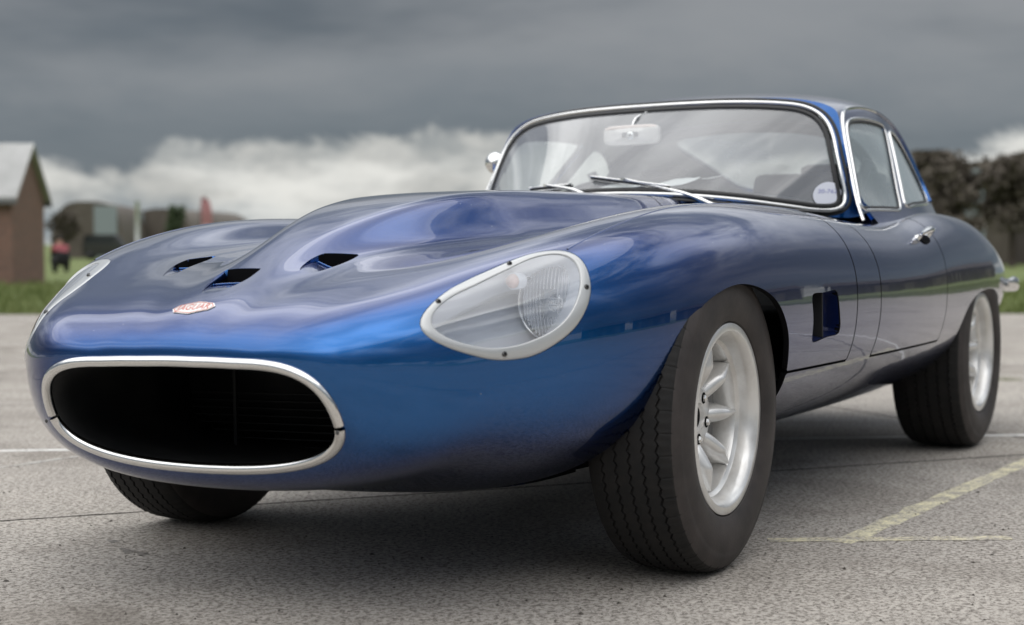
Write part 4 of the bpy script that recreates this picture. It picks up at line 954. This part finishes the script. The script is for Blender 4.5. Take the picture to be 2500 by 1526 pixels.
DP,DN=surf_path(DWIN,cleft,1); QP,QN=surf_path(QWIN,cleft,1); DP=smoothn(DP);QP=smoothn(QP);DN=smoothn(DN,8);QN=smoothn(QN,8)
GUT=[(-1.352,.768),(-1.372,.828),(-1.402,.896),(-1.430,.963),(-1.463,1.038),(-1.492,1.078),(-1.55,1.106),(-1.66,1.124),(-1.80,1.134),(-1.95,1.134),(-2.10,1.122),(-2.25,1.096),(-2.36,1.045),(-2.43,.975),(-2.45,.90),(-2.42,.85)]
GP,GN=surf_path(resample(GUT,110),cleft,1); GP=smoothn(GP,4,False); GN=smoothn(GN,10,False)
def inset_path(P,N,d,closed=True):
    T=np.roll(P,-1,0)-np.roll(P,1,0); T/=np.linalg.norm(T,axis=1)[:,None]; B=np.cross(T,N); B/=np.linalg.norm(B,axis=1)[:,None]
    if ((P.mean(0)-P)*B).sum()<0: B=-B
    return P+B*d
for mir in (False,True):
    window(DWIN,'door_window',mir); window(QWIN,'quarter_window',mir)
    k=DP[:,2]>.812
    V,F=sweep(DP,DN,half_round(.0105,.005)); keep=[]; nP=len(DP)
    put('door_window_frame',V,F,'chrome',CAR,mirror=mir)
    V,F=sweep(inset_path(DP,DN,.009),DN,half_round(.009,.003)); put('door_window_seal',V,F,'black_rubber',CAR,mirror=mir)
    V,F=sweep(QP,QN,half_round(.0095,.005)); put('quarter_window_frame',V,F,'chrome',CAR,mirror=mir)
    V,F=sweep(inset_path(QP,QN,.008),QN,half_round(.008,.003)); put('quarter_window_seal',V,F,'black_rubber',CAR,mirror=mir)
    V,F=sweep(GP[:62],GN[:62],half_round(.0125,.007),closed=False); put('pillar_trim',V,F,'chrome',CAR,mirror=mir)
    V,F=sweep(GP[60:],GN[60:],half_round(.010,.007),closed=False); put('roof_gutter',V,F,'blue_paint',CAR,mirror=mir)
# ---- windscreen
wo_=WSO; half=np.array(wo_); full=np.vstack([half,(half[1:-1]*np.array([-1,1]))[::-1]])
def smooth_closed(P,n): return smoothn(resample(P,n,closed=True),3)
WO=smooth_closed(full,240)
def wsP(yz):
    yz=np.asarray(yz,float); return np.stack([wsx(yz[:,0],yz[:,1]),yz[:,0],yz[:,1]],1)
def wsN(yz):
    yz=np.asarray(yz,float); e=1e-4; dy=(wsx(yz[:,0]+e,yz[:,1])-wsx(yz[:,0]-e,yz[:,1]))/(2*e); dz=(wsx(yz[:,0],yz[:,1]+e)-wsx(yz[:,0],yz[:,1]-e))/(2*e)
    n=np.stack([np.ones_like(dy),-dy,-dz],1); return n/np.linalg.norm(n,axis=1)[:,None]
wc=np.array([0,.97])
def inset2(d):
    T=np.roll(WO,-1,0)-np.roll(WO,1,0); T/=np.linalg.norm(T,axis=1)[:,None]; B=np.stack([T[:,1],-T[:,0]],1)
    s_=np.sign(((wc-WO)*B).sum(1))[:,None]; B=smoothn(B*s_,4); B/=np.linalg.norm(B,axis=1)[:,None]; return WO+B*d
N0=wsN(WO)
V,F=sweep(wsP(inset2(.006)),N0,half_round(.0135,.008)); put('windscreen_trim',V,F,'chrome',CAR)
V,F=sweep(wsP(inset2(.019)),N0,half_round(.015,.005)); put('windscreen_seal',V,F,'black_rubber',CAR)
V,F=sweep(wsP(inset2(-.006)),N0,half_round(.011,.003)); put('windscreen_outer_seal',V,F,'black_rubber',CAR)
WI=inset2(.022); rr=np.linspace(0,1,22); V=[(0,.97)]
for r in rr[1:]: V+=[tuple(wc+(p-wc)*r) for p in WI]
n=len(WI); F=[(0,1+i,1+(i+1)%n) for i in range(n)]+[(1+a*n+i,1+(a+1)*n+i,1+(a+1)*n+(i+1)%n,1+a*n+(i+1)%n) for a in range(len(rr)-2) for i in range(n)]
V=np.array(V); _w=wsP(V)
if np.cross(_w[F[0][1]]-_w[F[0][0]],_w[F[0][2]]-_w[F[0][0]])[0]<0: F=[tuple(t)[::-1] for t in F]
put('windscreen',wsP(V)-wsN(V)*.002,F,'windscreen_glass',CAR,N=None)
# painted surround between the trim and the roof, pillars and scuttle
order=np.argsort(-CG[:,0,0])
def shell_r(th):
    """distance from wc at which the windscreen sheet meets the cabin shell"""
    lo,hi=.05,.80; d=np.array([math.cos(th),math.sin(th)])
    def inside(p):
        xx=float(wsx(np.array([p[0]]),np.array([p[1]]))[0]); i=int(np.argmin(np.abs(CG[:,0,0]-xx))); sec=CG[i]; m_=len(sec)
        return sdpoly(np.array([p[0]]),np.array([p[1]]),np.vstack([sec[:,1:],[(-.8,.70),(-.8,.6),(.8,.6),(.8,.70)]]) )[0]<0
    for _ in range(22):
        mid=(lo+hi)/2
        if inside(wc+d*mid): lo=mid
        else: hi=mid
    return lo
A=WO; rows=[[],[],[]]
for p in A:
    d=p-wc; th=math.atan2(d[1],d[0]); r0=np.linalg.norm(d)
    if p[1]>.83 : r1=shell_r(th); r1=max(r1,r0)
    else: r1=r0+.05
    rows[0].append(wc+d/r0*(r0-.004)); rows[1].append(wc+d/r0*(.5*r0+.5*r1)); rows[2].append(wc+d/r0*(r1+.0005))
Vs=np.array(rows).reshape(-1,2); put('windscreen_surround',wsP(Vs)-wsN(Vs)*.0005,[tuple(t)[::-1] for t in gridfaces(3,len(A),wrapb=True)],'blue_paint',CAR)
# sticker on the glass
sc_=np.array([.590,.845]); sc_=np.array([.560,.846])
a=np.linspace(0,2*PI,28,endpoint=False); P=np.array([[.560+.030*math.cos(t),.848+.036*math.sin(t)] for t in a]); V=np.vstack([P,[[.560,.848]]]); st_=put('glass_sticker',wsP(V)+wsN(V)*.001,[(i,(i+1)%28,28) for i in range(28)],'sticker_white',CAR)
tv,tf=text2d('20-762',.0165); Vt=np.stack([.560+tv[:,0]*-1*-.9,.856+tv[:,1]],1); mesh('sticker_lettering',lean(wsP(Vt)+wsN(Vt)*.0018),tf,'sticker_ink',st_,smooth=False)
# ---- wipers
def wiper(p0,p1,pv,mt='chrome'):
    """blade from p0 to p1 and pivot pv, all (y,z) on the windscreen"""
    def W3(yz,h): yz=np.atleast_2d(yz); return (wsP(yz)+wsN(yz)*h)[0]
    t=np.linspace(0,1,12); P=np.array([np.array(p0)*(1-k)+np.array(p1)*k for k in t])
    V,F=tube(wsP(P)+wsN(P)*.006,.0042,6); bl_=put('wiper_blade',V,F,'black_rubber',CAR)
    V,F=tube(wsP(P)+wsN(P)*.013,.0028,6); mesh('blade_spine',lean(V),F,'chrome',bl_)
    mid=P[5]; q0=W3(pv,.010)-np.array([-.012,0,.016]); q2=W3(mid,.019); q1=q0*.72+q2*.28+np.array([.004,0,.010])
    V,F=tube(resample([q0,q1,q2],14),[.0075]*3+[.0062]*3+list(np.linspace(.005,.003,8)),8); ar_=put('wiper_arm',V,F,'chrome',CAR)
    V,F=revolve([(-.025,.009),(.004,.010),(.008,.007),(.009,.0005)],16); V=V[:,[0,2,1]]+q0; mesh('wiper_pivot',lean(V),F,'chrome',ar_)
    mb=MB(); mb.box(-.012,.012,-.005,.005,-.004,.004); c=W3(mid,.016); mesh('blade_clip',lean(np.array(mb.V)+c),mb.F,'chrome',bl_,smooth=False)
wiper((-.050,.905),(.195,.868),(.318,.826))
wiper((-.275,.882),(-.105,.884),(-.030,.858))
# ---- rear view mirror
mc=np.array([-1.24,-.015,1.045])
a=np.linspace(0,2*PI,40,endpoint=False); rr_=[]
se=lambda t,w,h:(w*np.sign(math.cos(t))*abs(math.cos(t))**.35,h*np.sign(math.sin(t))*abs(math.sin(t))**.45)
rows=[]
for dx,s_ in ((-.008,.90),(-.008,1.),(.004,1.0),(.010,.94),(.013,.75),(.014,.3)):
    rows.append([(dx,se(t,.092*s_,.030*s_)[0],se(t,.092*s_,.030*s_)[1]) for t in a])
V=np.array(rows).reshape(-1,3)+mc; F=[tuple(t) for t in gridfaces(len(rows),40,wrapb=True)]; F.append(tuple(range((len(rows)-1)*40,len(rows)*40)))
mr_=put('rear_view_mirror',V,F,'mirror_back',CAR)
V,F=tube(resample([mc+np.array([.006,0,0]),mc+np.array([-.01,.005,.045]),np.array([-1.318,.0,1.118])],10),.004,8); mesh('mirror_stem',lean(V),F,'chrome',mr_)
V,F=revolve([(0,.0005),(.004,.011),(-.004,.013)],16); V=V[:,[1,0,2]]+mc+np.array([.012,0,-.002]); mesh('mirror_ball',lean(V),F,'chrome',mr_)
# ---- interior
mb=MB(); mb.box(-3.0,-1.0,-.60,.60,.30,.33); mb.box(-3.0,-2.0,-.56,.56,.62,.65); mb.build('cabin_floor','seat_black',CAR,xf=lean)
# dashboard top with binnacle hump
ys=np.linspace(-.60,.60,41); rows=[]
for xx,dz in ((-1.02,.0),(-1.10,.006),(-1.25,.012),(-1.40,.010),(-1.46,-.01),(-1.47,-.12)):
    rows.append([(xx-.20*(abs(t)/.6)**2,t,.812+dz-.02*(t/.6)**2+.040*math.exp(-((t-.34)/.16)**2)*(1 if xx<-1.15 else .2)) for t in ys])
put('dashboard',np.array(rows).reshape(-1,3),gridfaces(len(rows),41),'seat_black',CAR)
V=np.array([(-1.04,-.05,.845),(-1.06,.30,.838),(-1.30,.33,.868),(-1.32,-.02,.872),(-1.36,.10,.895)]); 
V=[];
for i,xx in enumerate(np.linspace(-1.07,-1.36,8)):
    for j,yy in enumerate(np.linspace(-.16,.22,10)): V.append((xx,yy+.02*math.sin(i),.868+.032*i/7+.007*math.sin(j*1.3+i)+.02*(j/9)**2))
put('paper_sheet',V,gridfaces(8,10),'paper_white',CAR)
for yy in (.30,-.30):
    t0=empty('seat',parent=CAR)
    def rb(x0,x1,y0,y1,z0,z1,nm,tilt=0,top=None):
        bm=bmesh.new(); V,F=box(x0,x1,y0,y1,z0,z1); vs_=[bm.verts.new(v) for v in V]; [bm.faces.new([vs_[i] for i in f]) for f in F]
        bmesh.ops.bevel(bm,geom=list(bm.edges),offset=.035,segments=4,affect='EDGES',profile=.6); me=bpy.data.meshes.new(nm)
        for v in bm.verts: v.co.x-= (v.co.z-.5)*tilt
        bm.to_mesh(me); bm.free(); me.materials.append(MATS['seat_black']); [setattr(p,'use_smooth',True) for p in me.polygons]; return link(nm,me,t0)
    rb(-1.98,-1.50,yy-.22,yy+.22,.36,.50,'seat_cushion'); rb(-1.98,-1.86,yy-.22,yy+.22,.45,.94,'backrest',.35); rb(-2.04,-1.98,yy-.09,yy+.09,.93,.975,'headrest',.3)
V,F=tube(resample([(-2.06,-.50,.60),(-2.08,-.48,.95),(-2.10,-.34,1.08),(-2.10,.34,1.08),(-2.08,.48,.95),(-2.06,.50,.60)],50),.019,10); put('roll_hoop',V,F,'seat_black',CAR)
a=np.linspace(0,2*PI,48,endpoint=False); P=np.array([(-1.52+.19*math.sin(t)*-.35,-.30+.19*math.cos(t),.74+.19*math.sin(t)*.94) for t in a]); V,F=tube(P,.011,8,closed=True); sw=put('steering_wheel',V,F,'seat_black',CAR)
for mir in (False,True):
    V,F=tube([(-1.97,.50,.98),(-2.02,.40,.72)],.018,6); put('seat_belt',V,F,'trim_grey',CAR,mirror=mir)
# hatch glass and frame
f=np.full(len(CV),-1.); k=CTOP&(x<-2.2); f[k]=-sdpoly(x[k],y[k],HATCH)+.006
v,n,ff=clip(CV-CNf*.004,CNf,CF,f); v,n,ff=compact(v,n,ff); put('hatch_window',v,ff,'side_glass',CAR,n)
HP,HN=surf_path(HATCH,ctop,2); HP=smoothn(HP);HN=smoothn(HN,8); V,F=sweep(HP,HN,half_round(.014,.007)); put('hatch_window_frame',V,F,'chrome',CAR)
# ---- door handles
for mir in (False,True):
    q0,n0_=bleft(-1.53,.716); q1,_=bleft(-1.70,.728)
    ax=(q1-q0); ln=np.linalg.norm(ax); ax/=ln; upv=np.cross(ax,n0_); upv/=np.linalg.norm(upv); upv*=np.sign(upv[2])
    t=np.linspace(0,1,14); rad=.011*np.sin(PI*np.clip(t*.92+.06,0,1))**.6
    P=q0+ax*(t*ln)[:,None]+n0_*(.020+.010*np.sin(PI*t))[:,None]; V,F=tube(P,rad,12)
    dh=put('door_handle',V,F,'chrome',CAR,mirror=mir)
    for tt in (.1,.92):
        b=q0+ax*ln*tt; V,F=tube([b-n0_*.004,b+n0_*.024],[.010,.007],10); V=V if not mir else FL3(V); mesh('handle_mount',lean(V),F,'chrome',dh)
    b=q1+ax*.022+upv*.006; V,F=tube([b-n0_*.002,b+n0_*.016,b+n0_*.022],[.009,.009,.006],12); V=V if not mir else FL3(V); mesh('handle_button',lean(V),F,'chrome',dh)
    # black patch on the door skin, painted shade of the handle hollow
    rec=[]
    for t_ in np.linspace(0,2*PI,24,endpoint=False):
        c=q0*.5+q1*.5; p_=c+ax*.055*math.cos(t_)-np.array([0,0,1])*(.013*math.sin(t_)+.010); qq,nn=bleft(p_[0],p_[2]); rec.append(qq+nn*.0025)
    rec=np.array(rec); put('handle_shade_patch',np.vstack([rec,[rec.mean(0)]]),[(i,(i+1)%24,24) for i in range(24)],'black_void',CAR,mirror=mir,smooth=False)
# ---- rear bumpers
for mir in (False,True):
    P=resample([(-2.86,.765,.560),(-2.98,.765,.552),(-3.12,.735,.545),(-3.28,.66,.54),(-3.40,.52,.54),(-3.46,.36,.54)],40)
    t=np.linspace(0,1,40); rad=.021*np.clip(t/.12,0.02,1)**.5
    V,F=tube(P,rad,14); V=V.reshape(40,14,3); c=P[:,None]; V=c+(V-c)*np.array([.6,.75,1.25]); put('rear_bumper',V.reshape(-1,3),F,'chrome',CAR,mirror=mir)
# ---- wing mirror on the far door
wm=np.array([-1.48,-.622,1.000]); V,F=revolve([(.024,.0005),(.020,.016),(.010,.031),(-.004,.037),(-.009,.035)],32); V=V[:,[1,0,2]]+wm; w_=put('wing_mirror',V,F,'chrome',CAR)
V,F=tube(resample([wm+np.array([0,0,-.04]),wm+np.array([.0,.01,-.10]),np.array([-1.50,-.66,.79])],8),.008,8); mesh('wing_mirror_stem',lean(V),F,'chrome',w_)
# ---- bonnet side seam beads, bonnet catch trim
for mir in (False,True):
    P,N=surf_path(resample([(.452,.600),(.36,.612),(.22,.622),(0,.628),(-.3,.640),(-.60,.652),(-.775,.655)],50),btop,2); P=smoothn(P,5,False); V,F=sweep(P,N,half_round(.005,.0016,5),closed=False); put('wing_seam',V,F,'blue_paint',CAR,mirror=mir)
# ---- wheel arch liners and underbody
for (cx,R_,lo) in ((-.005,.375,-.02),(-2.440,.385,-.02)):
    for mir in (False,True):
        a=np.linspace(-.12*PI,1.12*PI,40); yo=.700 if cx>-1 else .715
        rows=[]; outer=[]
        for t in a:
            xx=cx+R_*math.cos(t); z0_=max(.30+R_*math.sin(t)*.98,.215)
            ys_=float(bleft(xx,z0_)[0][1])-.022; outer.append((xx,min(yo,ys_),z0_))
        rows.append(outer)
        for yy,rs in ((.52,1),(.40,1),(.38,.0)):
            rows.append([(cx+(o_[0]-cx)*max(rs,.02),min(yy,o_[1]),.30+(o_[2]-.30)*max(rs,.02)) for o_ in outer])
        put('wheel_arch_liner',np.array(rows).reshape(-1,3),gridfaces(4,40),'black_void',CAR,mirror=mir)
mb=MB(); mb.box(-1.9,-.45,-.45,.30,.158,.175);  mb.box(-2.9,-2.0,-.45,.40,.20,.24)
mb.build('underbody','duct_black',CAR)
V,F=tube([(-.5,-.10,.145),(-1.2,-.10,.140),(-2.6,-.12,.15)],.03,12); mesh('exhaust_pipe',V,F,'dark_metal',CAR)
for yy in (.62,-.62): 
    V,F=tube([(-.005,.36,.30),(-.005,yy-.05*np.sign(yy),.33)],.03,8) if yy>0 else tube([(-.005,-.36,.30),(-.005,-.57,.33)],.03,8); mesh('stub_axle',V,F,'dark_metal',CAR)
V,F=tube([(-2.438,-.62,.33),(-2.438,.62,.33)],.035,10); mesh('rear_axle',V,F,'dark_metal',CAR)
# ---------------------------------------------------------------- wheels
def tyre_mesh():
    n=720; tr=.330
    rows=[(.070,.196,0),(.078,.2035,0),(.0865,.2070,0),(.0915,.2090,0),(.0960,.2165,0),(.1010,.232,0),(.1030,.248,0),(.1025,.264,0),(.0995,.281,0),(.0975,.288,0),(.0980,.2915,0),(.0950,.298,0),(.0935,.3025,0),(.0920,.3055,0),(.0890,.3115,0),(.0865,.3160,0),(.0825,.3205,.25)]
    gv=[.060,.030,0,-.030,-.060]; R=lambda w:tr-.0052*(w/.085)**2
    for gc in gv:
        rows+= [(gc+.0028,R(gc),1),(gc+.0016,R(gc)-.005,1),(gc-.0016,R(gc)-.005,1),(gc-.0028,R(gc),1)]
        if gc>-.06: rows+= [(gc-.015,R(gc-.015),1)]
    rows+= [(-.0875,.3215,.25),(-.0965,.3135,0),(-.1015,.3045,0),(-.1065,.284,0),(-.108,.262,0),(-.104,.232,0),(-.09,.20,0)]
    a=np.linspace(0,2*PI,n,endpoint=False); tri=2*np.abs(((np.arange(n)%8)/8)-.5)*2-1     # zigzag, 80 teeth
    saw=np.where(np.arange(n)%8<3,1-(np.arange(n)%8)/3*2,-1+((np.arange(n)%8)-3)/5*2)
    P=np.array(rows); w=P[:,0][None]+P[:,2][None]*saw[:,None]*.0030; r=np.broadcast_to(P[:,1][None],w.shape).copy()
    # shoulder notches
    nk=(np.arange(n)%16<1)[:,None]&((P[:,0]>.082)&(P[:,0]<.088)&(P[:,1]>.31))[None]; r-=np.where(nk,.0030,0)
    # contact patch
    X=r*np.cos(a)[:,None]; Zv=r*np.sin(a)[:,None]; Zv=np.maximum(Zv,-.3295)
    V=np.stack([X,w,Zv],-1).reshape(-1,3); F=gridfaces(n,len(rows),wrapa=True)
    fm=np.where(np.tile((np.arange(len(rows)-1)>=15)&(np.arange(len(rows)-1)<len(rows)-6),n),1,0)
    me=bpy.data.meshes.new('tyre'); me.from_pydata(V.tolist(),[],F[:,::-1].tolist() if False else F.tolist()); me.materials.append(MATS['tyre_rubber']); me.materials.append(MATS['tread_rubber'])
    me.polygons.foreach_set('material_index',fm.astype(np.int32)); me.polygons.foreach_set('use_smooth',[True]*len(F)); me.update()
    bm=bmesh.new(); bm.from_mesh(me); bmesh.ops.recalc_face_normals(bm,faces=bm.faces); bm.normal_update()
    for e in bm.edges:
        if len(e.link_faces)==2 and e.calc_face_angle(0)>.6: e.smooth=False
    bm.to_mesh(me); bm.free(); return me
def rev_mesh(name,prof,mt,n=96,angle=.6):
    V,F=revolve(prof,n); me=bpy.data.meshes.new(name); me.from_pydata(V.tolist(),[],F.tolist()); me.materials.append(MATS[mt]); me.polygons.foreach_set('use_smooth',[True]*len(F))
    bm=bmesh.new(); bm.from_mesh(me); bmesh.ops.recalc_face_normals(bm,faces=bm.faces)
    for e in bm.edges:
        if len(e.link_faces)==2 and e.calc_face_angle(0)>angle: e.smooth=False
    bm.to_mesh(me); bm.free(); return me
TY=tyre_mesh()
WEB=rev_mesh('rim_web',[(-.030,.160),(-.034,.128),(-.036,.120),(-.022,.118),(-.015,.123),(-.006,.148),(-.002,.1555)],'wheel_web',96,.5)
RIM=rev_mesh('rim',[(-.095,.205),(-.090,.196),(-.080,.184),(-.03,.165),(-.006,.161),(-.003,.1550),(.010,.1555),(.040,.1600),(.046,.1625),(.050,.1680),(.053,.1705),(.070,.1735),(.078,.1760),(.0855,.1815),(.0895,.1860),(.0910,.1885),(.0912,.2015),(.0898,.2045),(.086,.2055),(.078,.2045),(.072,.198),(.068,.190)],'wheel_alloy',128,.5)
HUB=rev_mesh('hub',[(-.030,.080),(-.004,.076),(.014,.071),(.020,.068),(.022,.064),(.022,.031),(.016,.029),(.012,.0005)],'wheel_alloy',64)
HUBCAP=rev_mesh('hub_cap',[(.014,.028),(.015,.0275),(.0155,.022),(.0155,.0005)],'black_void',40)
DISC=rev_mesh('brake_disc',[(-.045,.150),(-.030,.150),(-.030,.02),(-.045,.02)],'dark_metal',64)
NUTW=rev_mesh('nut_well',[(.0224,.0125),(.0222,.0105),(.0215,.0104)],'black_void',24); NUT=rev_mesh('lug_nut',[(.012,.0085),(.027,.0083),(.029,.006),(.0295,.0005)],'chrome',6,.4)
NW2=rev_mesh('nut_shade_disc',[(.0225,.0125),(.0226,.0005)],'black_void',24)  # flat black discs on the hub face, painted shade of the nut holes
def spoke_mesh():
    rs=np.linspace(.056,.1615,26); V=[]
    for r in rs:
        t=(r-.056)/.1055; w=.0005+.0245*(1-max(0,(t-.35)/.65)**2.0)**.95 if t>.35 else .0185+.0065*math.sin(t/.35*PI/2)
        top=.020+.034*min(t/.5,1)**.8-.006*max(0,t-.5); base=-.016
        for k in np.linspace(-1,1,13):
            hgt=base+(top-base)*max(0,(1-abs(k)**2.2))**.55
            V.append((r,hgt,w*k))
    F=gridfaces(26,13).tolist(); me=bpy.data.meshes.new('spoke'); me.from_pydata(V,[],F); me.materials.append(MATS['wheel_alloy']); me.polygons.foreach_set('use_smooth',[True]*len(F))
    bm=bmesh.new(); bm.from_mesh(me); bmesh.ops.recalc_face_normals(bm,faces=bm.faces)
    if sum(f.normal.y for f in bm.faces)<0: bmesh.ops.reverse_faces(bm,faces=bm.faces)
    bm.to_mesh(me); bm.free(); return me
SPK=spoke_mesh()
def build_wheel(x,yc,mir,steer,rot):
    r_=empty('wheel',(x,yc*(-1 if mir else 1),.330),(PI if mir else 0)+steer,CAR)
    def ch(me,nm,par,loc=(0,0,0),ry=0):
        o=bpy.data.objects.new(nm,me); COL.objects.link(o); o.parent=par; o.location=loc; o.rotation_euler=(0,ry,0); return o
    ty_=ch(TY,'tyre',r_)
    if x<-1: ty_.scale=(1,1.20,1); ty_.location=(0,-.020,0)
    ch(RIM,'rim',r_,ry=rot); ch(WEB,'rim_web',r_); ch(HUB,'hub',r_,ry=rot); ch(HUBCAP,'hub_cap',r_); ch(DISC,'brake_disc',r_)
    for i in range(8): ch(SPK,'spoke',r_,ry=rot+i*PI/4)
    for i in range(5):
        a=rot+.32+i*2*PI/5; p=(.048*math.cos(a),0,-.048*math.sin(a)); ch(NW2,'nut_shade_disc',r_,p); ch(NUT,'lug_nut',r_,p)
    V,F=tube([(.158*math.cos(-1.1),.022,.158*math.sin(-1.1)),(.150*math.cos(-1.1),.040,.150*math.sin(-1.1))],.004,8); me=bpy.data.meshes.new('valve'); me.from_pydata(V.tolist(),[],F); me.materials.append(MATS['chrome']); ch(me,'valve',r_)
    return r_
build_wheel(0,.6675,False,math.radians(.6),0); build_wheel(0,.6675,True,math.radians(.6),.3)
build_wheel(-2.438,.6715,False,0,.12); build_wheel(-2.438,.6715,True,0,.5)
